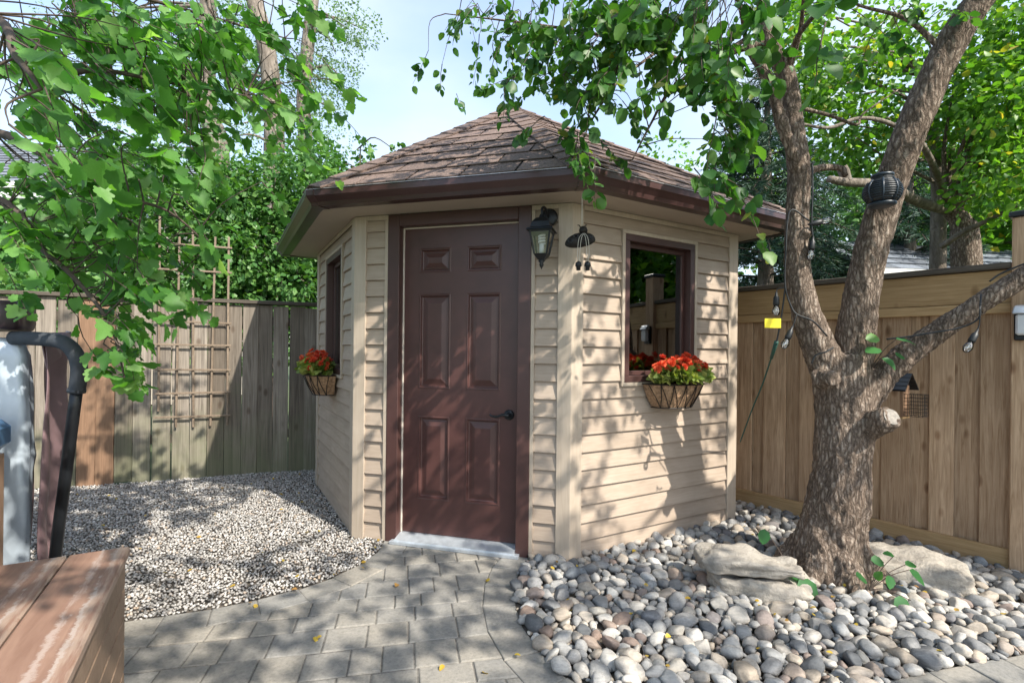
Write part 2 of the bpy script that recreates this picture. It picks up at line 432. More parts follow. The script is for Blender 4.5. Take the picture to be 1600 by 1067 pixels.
def resample(c, step):
    c = np.asarray(c, float); d = np.r_[0, np.cumsum(np.linalg.norm(np.diff(c, axis=0), axis=1))]
    n = max(2, int(round(d[-1]/step))+1); t = np.linspace(0, d[-1], n)
    return np.stack([np.interp(t, d, c[:,k]) for k in range(c.shape[1])], 1)
def spline(pts, n=8):
    P = [np.asarray(p, float) for p in pts]; P = [2*P[0]-P[1]] + P + [2*P[-1]-P[-2]]; out = []
    for i in range(1, len(P)-2):
        for t in np.linspace(0, 1, n, endpoint=False):
            a, b, c, d = P[i-1], P[i], P[i+1], P[i+2]
            out.append(0.5*((2*b)+(c-a)*t+(2*a-5*b+4*c-d)*t*t+(3*b-a-3*c+d)*t**3))
    out.append(P[-2])
    return np.array(out)

# ------------------------------------------------------------------ layout
SA = R(-15)
SU = np.array([math.cos(SA), math.sin(SA)]); SV = np.array([-math.sin(SA), math.cos(SA)])
SM = np.array([-0.352, 3.215])
def S2W(lx, ly): return SM + lx*SU + ly*SV
FW, SW = 1.46, 1.52                                 # front and side wall lengths
c45 = math.sqrt(0.5)
BW = SW + FW*c45
POLY = [(-FW/2,0), (FW/2,0), (FW/2+SW*c45, SW*c45), (0, (SW+BW)*c45), (-FW/2-SW*c45, SW*c45)]
FRo = np.array([0.35,6.25]); FRd = np.array([0.629,-0.777])
FLo = np.array([-5.6,3.878]); FLd = np.array([0.9326,0.361])

Lc = [S2W(-0.50,-0.01)] + [ground(*p) for p in [(590,865),(560,885),(520,903),(480,917),(430,930),(370,945),(290,957),(207,968),(100,985)]]
Rc = [S2W(0.50,-0.01)] + [ground(*p) for p in [(813,895),(808,925),(811,950),(822,980),(845,1012),(872,1040),(905,1067)]] + \
     [np.array(p) for p in [(0.40,1.80),(0.66,1.73),(0.95,1.73),(1.25,1.83)]] + [ground(*p) for p in [(1400,1060),(1500,1040),(1600,1022)]] + [np.array(p) for p in [(3.0,2.35),(4.2,2.5)]]
Lc = resample(spline(Lc), 0.20); Rc = resample(spline(Rc), 0.20)
Lc = np.vstack([Lc, Lc[-1]+(Lc[-1]-Lc[-2])/np.linalg.norm(Lc[-1]-Lc[-2])*0.8])
def offset_curve(c, d):
    t = np.gradient(c, axis=0); t /= np.linalg.norm(t, axis=1)[:,None]
    return c + d*np.stack([-t[:,1], t[:,0]], 1)

# ================================================================== SETTING
g = MB(); g.add([(-150,-60,-0.03),(150,-60,-0.03),(150,260,-0.03),(-150,260,-0.03)], [(0,1,2,3)])
M['lawn'] = mat_plain('lawn', (0.06,0.085,0.03), 0.95, var=0.5, scale=6, bmp=0.3)
tag(g.build('ground', M['lawn']), kind='structure')

def sheet(name, poly, z, mat):
    bm = bmesh.new(); vs_ = [bm.verts.new((p[0], p[1], z)) for p in poly]
    f = bm.faces.new(vs_); bmesh.ops.triangulate(bm, faces=[f])
    bmesh.ops.recalc_face_normals(bm, faces=bm.faces[:])
    m = bpy.data.meshes.new(name); bm.to_mesh(m); bm.free()
    if m.polygons[0].normal.z < 0: m.flip_normals()
    return tag(obj(name, m, mat), kind='structure')

fl = lambda s, d=0.0: FLo + s*FLd + d*np.array([0.361,-0.9326])
fr = lambda s, d=0.0: FRo + s*FRd + d*np.array([-0.777,-0.629])
gravel_poly = [tuple(p) for p in Lc] + [tuple(fl(-0.6)), tuple(fl(5.9)), tuple(S2W(0,2.4)), tuple(S2W(0,0.3)), tuple(S2W(-0.50,0.1))]
pebble_poly = [tuple(p) for p in Rc] + [tuple(fr(6.0)), tuple(fr(0.1)), tuple(S2W(0.1,2.4)), tuple(S2W(0.1,0.3)), tuple(S2W(0.50,0.1))]
gravel_bed = sheet('gravel_bed', gravel_poly, -0.012, M['soil'])
pebble_bed = sheet('pebble_bed', pebble_poly, -0.008, M['soil'])
path_poly = [tuple(p) for p in Lc[::-1]] + [tuple(p) for p in Rc] + [(4.2,-2.5), (-4.6,-2.5)]
M['sand'] = mat_plain('joint_sand', (0.14,0.13,0.115), 0.95, var=0.4, scale=60)
path = sheet('path', path_poly, -0.0055, M['sand'])

# pavers
def paver(poly, top=0.0):
    poly = clean(poly)
    if len(poly) < 3 or abs(area(poly)) < 0.0025: return
    if area(poly) < 0: poly = poly[::-1]
    c = np.mean(poly, axis=0); P = np.array(poly) - c
    r = np.linalg.norm(P, axis=1)[:,None]
    def sh(d): return P*(1-np.minimum(0.45, d/np.maximum(r, 1e-6)))
    dz = rng.normal(0, 0.0016); tx, ty = rng.normal(0, 0.008, 2)
    def ring(d, z): q = sh(d); return np.c_[q, z+q[:,0]*tx+q[:,1]*ty]
    rings = [ring(0.001,-0.045), ring(0.001,-0.007+dz), ring(0.004,-0.002+dz), ring(0.010,dz)]
    n = len(P); V = np.concatenate(rings)
    f = [(k*n+i, k*n+(i+1)%n, (k+1)*n+(i+1)%n, (k+1)*n+i) for k in range(3) for i in range(n)] + [tuple(range(3*n,4*n))]
    MB().add(V, f).build('paver', M['paver'], path, loc=(c[0], c[1], top))
EW = 0.165
Li, Ri = offset_curve(Lc, EW), offset_curve(Rc, -EW)
Li, Ri = (Li if Li[5][1] < Lc[5][1] else offset_curve(Lc, -EW)), (Ri if Ri[4][0] < Rc[4][0] else offset_curve(Rc, EW))
for A, B in ((Lc, Li), (Rc, Ri)):
    for i in range(len(A)-1):
        if A[i][0] > 3.6: continue
        paver([tuple(A[i]), tuple(A[i+1]), tuple(B[i+1]), tuple(B[i])])
inner = [tuple(p) for p in Li[::-1]] + [tuple(p) for p in Ri] + [(3.4,0.75), (-2.2,0.75)]
inner = [p for p in inner]
ca, sa = math.cos(R(12)), math.sin(R(12))
y = -1.2; row = 0
while y < 4.0:
    h = (0.13, 0.18, 0.18, 0.13)[row % 4] + 0.0
    x = -4.5 + rng.uniform(0, 0.2)
    while x < 4.5:
        w = rng.choice([0.13, 0.18, 0.18, 0.22])
        q = [(x+0.0015,y+0.0015),(x+w-0.0015,y+0.0015),(x+w-0.0015,y+h-0.0015),(x+0.0015,y+h-0.0015)]
        q = [(a*ca-b*sa, a*sa+b*ca) for a, b in q]
        if -2.9 < q[0][0] < 3.4 and 0.6 < q[0][1] < 3.6:
            paver(clip_convex(inner, q))
        x += w
    y += h; row += 1

# ------------------------------------------------------------------ stones
def ico(sub):
    bm = bmesh.new(); bmesh.ops.create_icosphere(bm, subdivisions=sub, radius=1.0)
    v = np.array([p.co[:] for p in bm.verts]); f = np.array([[q.index for q in p.verts] for p in bm.faces]); bm.free()
    return v, f
def rand_rot(n, tilt=0.35):
    a = rng.uniform(0, 2*np.pi, n); b = rng.normal(0, tilt, n); c = rng.normal(0, tilt, n)
    z, o = np.zeros(n), np.ones(n)
    Rz = np.stack([np.cos(a),-np.sin(a),z,np.sin(a),np.cos(a),z,z,z,o],1).reshape(n,3,3)
    Rx = np.stack([o,z,z,z,np.cos(b),-np.sin(b),z,np.sin(b),np.cos(b)],1).reshape(n,3,3)
    Ry = np.stack([np.cos(c),z,np.sin(c),z,o,z,-np.sin(c),z,np.cos(c)],1).reshape(n,3,3)
    return Rz @ Rx @ Ry
def fast_mesh(name, V, Fc, k, rnd=None, smooth=True):
    m = bpy.data.meshes.new(name)
    m.vertices.add(len(V)); m.vertices.foreach_set('co', V.astype(np.float32).ravel())
    nf = len(Fc); m.loops.add(nf*k); m.loops.foreach_set('vertex_index', Fc.astype(np.int32).ravel())
    m.polygons.add(nf); m.polygons.foreach_set('loop_start', np.arange(0, nf*k, k, dtype=np.int32))
    if smooth: m.polygons.foreach_set('use_smooth', np.ones(nf, bool))
    if rnd is not None:
        a = m.attributes.new('rnd', 'FLOAT', 'POINT'); a.data.foreach_set('value', rnd.astype(np.float32))
    m.update(calc_edges=True); m.validate()
    return m
def chip(v, seed, k=4):
    r2 = np.random.default_rng(seed); v = v.copy()
    for _ in range(k):
        nrm = r2.normal(0,1,3); nrm /= np.linalg.norm(nrm); h = r2.uniform(0.55,0.88)
        v -= np.maximum(0, v@nrm-h)[:,None]*nrm*0.92
    return v
def stones_mesh(name, pos, dims, sub, lump=0.12, tilt=0.35):
    v, f = ico(sub); n = len(pos)
    # a few lumpy base shapes
    bases = []
    for s in range(12):
        o = Vector((s*7.3, s*3.1, s*1.7))
        d = np.array([noise.noise(Vector(p)*1.1+o) for p in v])*lump*2 + np.array([noise.noise(Vector(p)*2.4+o) for p in v])*lump
        bases.append(chip(v*(1+d[:,None]), s, 4 if s % 3 else 2))
    B = np.stack(bases)[rng.integers(0, 12, n)]
    V = np.einsum('nij,nkj->nki', rand_rot(n, tilt), B*dims[:,None,:]) + pos[:,None,:]
    Fc = (f[None] + (np.arange(n)*len(v))[:,None,None]).reshape(-1,3)
    return fast_mesh(name, V.reshape(-1,3), Fc, 3, np.repeat(rng.random(n), len(v)))
def darts(poly, n_try, rfun, keep=0.8, excl=(), seed=0):
    r2 = np.random.default_rng(seed); P = np.array(poly); lo, hi = P.min(0), P.max(0)
    X = r2.uniform(lo[0], hi[0], n_try); Y = r2.uniform(lo[1], hi[1], n_try)
    ok = inside(X, Y, poly)
    for ex, ey, er in excl: ok &= (X-ex)**2+(Y-ey)**2 > er*er
    ok &= (Y > 0.2) & (np.abs(X) < 1.12*Y+0.7)      # what the yard view can plausibly reach
    X, Y = X[ok], Y[ok]; rad = rfun(r2, len(X))
    o = np.argsort(-rad); X, Y, rad = X[o], Y[o], rad[o]
    cell = rad.max()*2*keep; grid = {}; out = []
    for x, y_, r in zip(X, Y, rad):
        i, j = int(x//cell), int(y_//cell); good = True
        for a in (i-1,i,i+1):
            for b in (j-1,j,j+1):
                for (u, w, s) in grid.get((a,b), ()):
                    if (u-x)**2+(w-y_)**2 < (keep*(r+s))**2: good = False; break
                if not good: break
            if not good: break
        if good: grid.setdefault((i,j), []).append((x,y_,r)); out.append((x,y_,r))
    return np.array(out)

shed_clear = [tuple(S2W(*p)) for p in POLY]
gp = darts(gravel_poly, 190000, lambda r, n: r.uniform(0.0055,0.0108,n), 0.68, seed=3)
gp = gp[~inside(gp[:,0], gp[:,1], shed_clear)]
n = len(gp)
gd = gp[:,2:3]*np.c_[rng.uniform(0.9,1.35,n), rng.uniform(0.75,1.0,n), rng.uniform(0.5,0.75,n)]
gz = rng.uniform(-0.003, 0.007, n) + 0.012*np.array([noise.noise(Vector((x*1.3,y_*1.3,0))) for x, y_, _ in gp])*0.5
o = obj('gravel', stones_mesh('gravel', np.c_[gp[:,0], gp[:,1], gz], gd, 1, 0.2, 0.5), M['gravel'], gravel_bed)
o['kind'] = 'stuff'
print('gravel', n)

TREE = np.array([1.848, 2.90])
ROCK1 = ground(1180, 940); ROCK2 = ground(1440, 925)
ex = [(TREE[0], TREE[1], 0.22)]
def keepout(p): return p[~inside(p[:,0], p[:,1], shed_clear)]
base = keepout(darts(pebble_poly, 16000, lambda r, n: 0.010+0.010*r.random(n), 0.72, ex, 5))
top_ = keepout(darts(pebble_poly, 60000, lambda r, n: np.clip(r.lognormal(-3.86,0.34,n), 0.011, 0.046), 0.76, ex, 6))
def pebdims(p):
    n = len(p)
    return p[:,2:3]*np.c_[rng.uniform(1.0,1.38,n), rng.uniform(0.8,1.02,n), rng.uniform(0.52,0.85,n)]
bd, td = pebdims(base), pebdims(top_)
bpos = np.c_[base[:,:2], bd[:,2]*0.45]
tpos = np.c_[top_[:,:2], 0.002+td[:,2]*0.6]
o = obj('small_pebbles', stones_mesh('small_pebbles', bpos, bd, 1, 0.14), M['pebble'], pebble_bed); o['kind'] = 'stuff'
vis = (np.abs(tpos[:,0]) < 1.0*tpos[:,1]) & (tpos[:,1] > 1.85)
score = np.where(vis, top_[:,2]/tpos[:,1], 0); order = np.argsort(-score)
big, rest = order[:300], order[300:]
o = obj('loose_pebbles', stones_mesh('loose_pebbles', tpos[rest], td[rest], 2, 0.13), M['pebble'], pebble_bed); o['kind'] = 'stuff'
pv, pf = ico(3); pmesh = []
for s in range(14):
    of = Vector((s*5.3, s*2.1, s*9.7))
    d = np.array([noise.noise(Vector(p)*1.0+of)*0.24 + noise.noise(Vector(p)*2.3+of)*0.10 for p in pv])
    pmesh.append(fast_mesh('pebble', chip(pv*(1+d[:,None]), s+50, 5 if s % 3 else 2), pf, 3)); pmesh[-1].materials.append(M['pebble'])
for i in big:
    p = obj('pebble', pmesh[int(rng.integers(14))], None, pebble_bed, tpos[i])
    p.rotation_euler = (rng.normal(0,0.3), rng.normal(0,0.3), rng.uniform(0,6.28)); p.scale = td[i]
print('pebbles', len(base), len(top_))

# fallen leaves (tiny yellow scraps)
def leaf_shape(kind):
    if kind == 'oval':
        v = [(0,0,0),(0,.5,-.02),(0,1,-.09),(-.30,.16,.05),(-.42,.5,.07),(-.24,.83,.0),(.30,.16,.05),(.42,.5,.07),(.24,.83,.0)]
        f = [(0,1,4),(0,4,3),(1,2,5),(1,5,4),(0,7,1),(0,6,7),(1,8,2),(1,7,8)]
    elif kind == 'maple':
        o_ = [(0,0),(.10,.03),(.26,-.06),(.38,.02),(.37,.14),(.52,.22),(.55,.36),(.44,.44),(.46,.58),(.36,.66),(.26,.64),(.22,.80),(.10,.94),(0,1.0)]
        o_ = o_ + [(-x, y_) for x, y_ in o_[-2:0:-1]]
        v = [(0,.38,-.05)] + [(x,y_,.10*abs(x)-.10*max(0,y_-.6)) for x, y_ in o_]
        f = [(0,i+1,(i+1) % len(o_)+1) for i in range(len(o_))]
    elif kind == 'blade':
        v = [(-.06,0,0),(.06,0,0),(.03,1,-.05),(-.03,1,-.05)]; f = [(0,1,2),(0,2,3)]
    else:
        v = [(0,0,0),(.36,.45,.08),(0,1,-.05),(-.36,.45,.08)]; f = [(0,1,2),(0,2,3)]
    return np.array(v, float), np.array(f)
def norm(a): return a/(np.linalg.norm(a, axis=-1, keepdims=True)+1e-9)
def leaf_frames(d, nr):
    yv = norm(d); z = norm(nr - np.sum(nr*yv, -1, keepdims=True)*yv); x = np.cross(yv, z)
    return np.stack([x, yv, z], -1)
def curl_leaf(vv, c, fold, wid):
    vv = vv.copy(); vv[...,0] *= wid[:,None]
    vv[...,2] = vv[...,2]*0.4+fold[:,None]*0.16*np.abs(vv[...,0])-c[:,None]*vv[...,1]**2+0.10*fold[:,None]*vv[...,0]*vv[...,1]
    return vv
def leaves_mesh(name, pos, d, nr, size, kind):
    v, f = leaf_shape(kind); n = len(pos)
    Fm = leaf_frames(d, nr); vv = np.repeat(v[None], n, 0)
    if kind in ('oval','maple'): vv = curl_leaf(vv, rng.normal(0.10,0.22,n), rng.uniform(-0.3,2.6,n), rng.uniform(0.8,1.15,n))
    V = np.einsum('nij,nkj->nki', Fm, vv)*size[:,None,None] + pos[:,None,:]
    Fc = (f[None]+(np.arange(n)*len(v))[:,None,None]).reshape(-1,3)
    return fast_mesh(name, V.reshape(-1,3), Fc, 3, np.repeat(rng.random(n), len(v)), smooth=False)
fp = np.vstack([gp[rng.integers(0, len(gp), 70), :2], top_[rng.integers(0, len(top_), 90), :2]])
fp = np.vstack([fp, Lc[:6]+rng.normal(0,0.03,(6,2)), Lc[:6]+rng.normal(0,0.04,(6,2)), np.c_[rng.uniform(-1,0.4,9), rng.uniform(1.9,3,9)]])
nz = np.where(np.arange(len(fp)) < 70, 0.016, np.where(np.arange(len(fp)) < 160, 0.036, 0.012))
fo = obj('fallen_leaves', leaves_mesh('fallen_leaves', np.c_[fp, nz], np.c_[rng.normal(0,1,(len(fp),2)), rng.normal(0,.15,len(fp))],
        np.c_[rng.normal(0,.3,(len(fp),2)), np.ones(len(fp))], rng.uniform(0.015,0.032,len(fp)), 'oval'), M['fallen'])
tag(fo, 'small yellow fallen leaves scattered on gravel, pebbles and pavers', 'leaves', kind='stuff')

# ================================================================== SHED
WH = 2.165
shed = thing('garden_shed', 'beige clapboard five-sided garden shed with brown door and shingled roof', 'shed', (SM[0], SM[1], 0), SA)
NC = 20; CH = WH/NC
def poly_offset(d):
    out = []; n = len(POLY)
    for i in range(n):
        a, b, c = np.array(POLY[i-1]), np.array(POLY[i]), np.array(POLY[(i+1)%n])
        e1, e2 = (b-a)/np.linalg.norm(b-a), (c-b)/np.linalg.norm(c-b)
        n1, n2 = np.array([e1[1],-e1[0]]), np.array([e2[1],-e2[0]])
        m = n1+n2; m /= np.linalg.norm(m)
        out.append(b + m*d/np.dot(m, n1))
    return out
def wall(name, loc, rot, L, hole=None, boards=True, label=None):
    mb = MB(); z0, z1 = 0.0, WH-0.004
    if hole:
        a, b, c, d = hole
        mb.box(0.035, a, 0.001, 0.09, z0, z1); mb.box(b, L-0.035, 0.001, 0.09, z0, z1)
        if d < z1: mb.box(a, b, 0.001, 0.09, d, z1)
        if c > 0: mb.box(a, b, 0.001, 0.09, z0, c)
    else: mb.box(0.035, L-0.035, 0.001, 0.09, z0, z1)
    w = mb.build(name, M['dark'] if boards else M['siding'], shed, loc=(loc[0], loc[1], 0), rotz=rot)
    if label: w['label'] = label
    if not boards: return w
    for k in range(NC):
        zb, zt = k*CH, (k+1)*CH
        segs = [(0.07, L-0.07)]
        if hole:
            a, b, c, d = hole
            if zt > c+0.03 and zb < d-0.02: segs = [(0.07, a-0.0245 if c == 0 else a-0.012), (b+0.0245 if c == 0 else b+0.012, L-0.07)]
        for (s0, s1) in segs:
            if s1-s0 < 0.02: continue
            prof = [(-0.001, zt), (-0.005, zt-0.001), (-0.0215, zb+0.004), (-0.0195, zb+0.0005), (-0.001, zb+0.0005)]
            j = rng.normal(0, 0.0007)
            lo = [(0, y_, z-zb) for y_, z in prof]; hi = [(s1-s0, y_+j, z-zb) for y_, z in prof]
            MB().prism(lo, hi).build('siding_board', M['siding'], w, loc=(s0, 0, zb))
    return w
DX0, DX1, DTOP = 0.73-0.487, 0.73+0.487, WH-0.004
front = wall('front_wall', POLY[0], 0, FW, (DX0, DX1, 0, DTOP))
right = wall('right_wall', POLY[1], R(45), SW, (0.40,1.08,1.06,2.045))
left = wall('left_wall', POLY[4], R(-45), SW, (SW-1.08,SW-0.40,1.06,2.045))
wall('rear_wall', POLY[2], R(135), BW, None, False)
wall('rear_wall', POLY[3], R(-135), BW, None, False)
# corner posts
for i in range(5):
    c = np.array(POLY[i]); a = np.array(POLY[i-1])-c; b = np.array(POLY[(i+1)%5])-c
    a /= np.linalg.norm(a); b /= np.linalg.norm(b)
    na = np.array([-a[1], a[0]]); nb = np.array([b[1], -b[0]])
    if np.dot(na, c-np.array([0,1.3])) < 0: na = -na
    if np.dot(nb, c-np.array([0,1.3])) < 0: nb = -nb
    o_ = np.array(poly_offset(0.026)[i]); w = 0.076
    pl = [c+a*w+na*0.026, o_, c+b*w+nb*0.026, c+b*w+nb*0.0005, c+b*0.004, c+a*w+na*0.0005]
    MB().prism([(p[0],p[1],-0.01) for p in pl], [(p[0],p[1],WH-0.003) for p in pl]).build('corner_post', M['trim'], shed, bevel=0.002)
# trim strips beside door, frieze and starter strips
for par, L, holes in ((front, FW, (DX0, DX1)), (right, SW, None), (left, SW, None)):
    spans = [(0.077, L-0.077)] if not holes else [(0.077, DX0-0.002), (DX1+0.002, L-0.077)]
    for s0, s1 in spans:
        MB().box(s0, s1, -0.026, -0.019, WH-0.032, WH-0.003).build('frieze_strip', M['trim'], par, bevel=0.001)
    if holes:
        for s0, s1 in ((DX0-0.024, DX0-0.002), (DX1+0.002, DX1+0.024)):
            MB().box(s0, s1, -0.0265, -0.0005, 0, WH-0.034).build('channel_strip', M['trim'], par)
# door casing
def casing():
    d = bpy.data.objects.new('door_frame', None); COL.objects.link(d); d.parent = shed; d.location = (-FW/2, 0, 0)
    cw = 0.082; y0, y1 = -0.030, 0.085
    MB().box(DX0, DX0+cw, y0, y1, 0, DTOP).build('door_jamb', M['brown'], d, bevel=0.003)
    MB().box(DX1-cw, DX1, y0, y1, 0, DTOP).build('door_jamb', M['brown'], d, bevel=0.003)
    MB().box(DX0+cw+0.001, DX1-cw-0.001, y0, y1, DTOP-0.078, DTOP).build('door_head', M['brown'], d, bevel=0.003)
    th = MB(); th.prism([(DX0+cw-0.03,-0.075,0.001),(DX0+cw-0.03,0.08,0.001),(DX0+cw-0.03,0.08,0.052),(DX0+cw-0.03,0.02,0.05),(DX0+cw-0.03,-0.075,0.026)],
                        [(DX1-cw+0.03,-0.075,0.001),(DX1-cw+0.03,0.08,0.001),(DX1-cw+0.03,0.08,0.052),(DX1-cw+0.03,0.02,0.05),(DX1-cw+0.03,-0.075,0.026)])
    # sill sits between the jambs
    th = MB(); a, b = DX0+cw+0.001, DX1-cw-0.001
    pr = [(-0.072,0.002),(0.084,0.002),(0.084,0.052),(0.02,0.050),(-0.066,0.030),(-0.072,0.024)]
    th.prism([(a,p,q) for p,q in pr][::-1], [(b,p,q) for p,q in pr][::-1]).build('threshold', M['alu'], d)
    e = MB(); e.box(a-0.03, b+0.03, -0.074, -0.032, 0.0015, 0.022); e.build('threshold_nose', M['alu'], d, bevel=0.002)
    st = MB(); st.box(DX0+cw+0.0005, DX0+cw+0.007, 0.030, 0.046, 0.053, DTOP-0.079); st.build('weather_strip', M['strip'], d)
    st = MB(); st.box(DX0+cw+0.008, DX1-cw-0.008, 0.030, 0.046, DTOP-0.086, DTOP-0.0785); st.build('weather_strip', M['strip'], d)
    return cw
cw = casing()
DW0, DW1, DZ0, DZ1 = DX0+cw+0.008, DX1-cw-0.003, 0.054, DTOP-0.087
door = bpy.data.objects.new('door', None); COL.objects.link(door); door.parent = shed; door.location = (-FW/2+DW0, 0.040, DZ0)
dw, dh = DW1-DW0, DZ1-DZ0
xs = [0, 0.135*dw, 0.415*dw, 0.555*dw, 0.845*dw, dw]
zs = [0, 0.112*dh, 0.385*dh, 0.475*dh, 0.785*dh, 0.855*dh, 0.935*dh, dh]
sl = MB()
for i in range(5):
    for j in range(7):
        if i in (1,3) and j in (1,3,5): continue
        x0, x1, z0, z1 = xs[i], xs[i+1], zs[j], zs[j+1]
        sl.add([(x0,0,z0),(x1,0,z0),(x1,0,z1),(x0,0,z1)], [(0,1,2,3)])
sl.box(0, dw, 0.016, 0.044, 0, dh)
sl.add([(0,0,0),(0,0,dh),(0,.016,dh),(0,.016,0)], [(0,1,2,3)]); sl.add([(dw,0,0),(dw,0,dh),(dw,.016,dh),(dw,.016,0)], [(3,2,1,0)])
sl.add([(0,0,dh),(dw,0,dh),(dw,.016,dh),(0,.016,dh)], [(0,1,2,3)]); sl.add([(0,0,0),(dw,0,0),(dw,.016,0),(0,.016,0)], [(3,2,1,0)])
sl.build('door_slab', M['door'], door)
for i in (1,3):
    for j in (1,3,5):
        x0, x1, z0, z1 = xs[i], xs[i+1], zs[j], zs[j+1]
        rings = [(0,0.0),(0.006,-0.004),(0.013,-0.003),(0.018,0.010),(0.024,0.013),(0.036,0.011),(0.062,0.001),(0.066,0.0005)]
        V = []
        for d, yy in rings:
            V += [(x0+d,yy,z0+d),(x1-d,yy,z0+d),(x1-d,yy,z1-d),(x0+d,yy,z1-d)]
        f = [(k*4+q, k*4+(q+1)%4, (k+1)*4+(q+1)%4, (k+1)*4+q) for k in range(len(rings)-1) for q in range(4)] + [tuple(range(4*len(rings)-4, 4*len(rings)))]
        MB().add(V, f).build('door_panel', M['door'], door)
hd = MB(); hx, hz = dw-0.062, 0.81
def ring_y(mb, cx, cz, prof, seg=18):
    a = np.linspace(0, 2*np.pi, seg, endpoint=False); V = []
    for r, y_ in prof: V.append(np.stack([cx+r*np.cos(a), np.full(seg, y_), cz+r*np.sin(a)], 1))
    n_ = len(prof); f = [(i*seg+j, i*seg+(j+1)%seg, (i+1)*seg+(j+1)%seg, (i+1)*seg+j) for i in range(n_-1) for j in range(seg)]
    mb.add(np.concatenate(V), f + [tuple(range((n_-1)*seg, n_*seg))])
ring_y(hd, hx, hz, [(0.033,0.001),(0.033,-0.008),(0.027,-0.014),(0.013,-0.016),(0.012,-0.05),(0.009,-0.054)])
hd.tube(spline([(hx,-0.046,hz),(hx-0.03,-0.050,hz+0.004),(hx-0.07,-0.047,hz-0.010),(hx-0.105,-0.042,hz-0.006),(hx-0.118,-0.040,hz+0.002)]),
        np.interp(np.linspace(0,1,33), [0,.5,1], [0.010,0.0075,0.006]), 10)
hd.build('door_handle', M['black'], door, smooth=True)

# windows
def window(par, x0, x1, z0=1.06, z1=2.045):
    w = bpy.data.objects.new('window', None); COL.objects.link(w); w.parent = shed
    w.location = par.location + Matrix.Rotation(par.rotation_euler[2], 3, 'Z') @ Vector((x0, 0, z0)); w.rotation_euler = par.rotation_euler
    W, H = x1-x0, z1-z0
    def frame(name, a, b, y0, y1, mat, bev=0.002):
        m = MB()
        m.box(a, W-a, y0, y1, a, b); m.box(a, W-a, y0, y1, H-b, H-a); m.box(a, b, y0, y1, b+.0005, H-b-.0005); m.box(W-b, W-a, y0, y1, b+.0005, H-b-.0005)
        m.build(name, mat, w, bevel=bev)
    frame('window_trim', -0.012, 0.012, -0.030, 0.0, M['trim'])
    frame('window_frame', 0.0125, 0.055, -0.026, 0.085, M['brown'])
    frame('sash', 0.0555, 0.085, 0.030, 0.060, M['brown'])
    MB().box(0.0855, W-0.0855, 0.043, 0.047, 0.0855, H-0.0855).build('pane', M['pane'], w)
window(right, 0.40, 1.08); window(left, SW-1.08, SW-0.40)
# floor inside
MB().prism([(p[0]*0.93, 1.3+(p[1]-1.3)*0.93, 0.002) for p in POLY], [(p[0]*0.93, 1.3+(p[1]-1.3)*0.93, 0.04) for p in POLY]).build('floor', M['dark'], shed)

# soffit, gutter
P0, P1 = poly_offset(-0.02), poly_offset(0.245)
for i in range(5):
    j = (i+1) % 5
    b = [(*P0[i],WH), (*P0[j],WH), (*P1[j],WH), (*P1[i],WH)]
    MB().hexa(b[::-1], [(x,y_,z+0.010) for x,y_,z in b][::-1]).build('soffit', M['soffit'], shed)
GP = [(0.001,-0.004),(0.068,-0.004),(0.076,0.022),(0.098,0.050),(0.106,0.058),(0.106,0.094),(0.099,0.098),(0.094,0.092),(0.094,0.066),(0.001,0.060)]
def sweep(name, i, prof, t0, t1, mat):
    j = (i+1) % 5; A = []; B = []
    for o_, z in prof:
        q = poly_offset(0.245+o_); a, b = np.array(q[i]), np.array(q[j])
        L = np.linalg.norm(b-a); d = (b-a)/L
        A.append((*(a+d*t0*L if t0 <= 1 else a), WH+0.9*z)); B.append((*(a+d*t1*L), WH+0.9*z))
    MB().prism(A, B).build(name, mat, shed)
for i in range(5):
    sweep('gutter', i, GP, 0, 1, M['gutter'])
    sl_ = [(o_+(0.004 if o_ > 0.01 else -0.0), z+(0.003 if z > 0.05 else -0.004)) for o_, z in GP]
    sweep('gutter_joint', i, sl_, 0.0, 0.030, M['gutter']); sweep('gutter_joint', i, sl_, 0.970, 1.0, M['gutter'])
    sweep('drip_edge', i, [(0.0,0.061),(0.05,0.098),(0.083,0.094),(0.083,0.100),(0.05,0.104),(0.0,0.104)], 0.0, 1.0, M['drip'])
for i in range(5): sweep('gutter_lip_highlight', i, [(0.088,0.0985),(0.109,0.0985),(0.109,0.104),(0.088,0.104)], 0, 1, M['drip'])  # added pale strip, highlight along the gutter top put into its colour
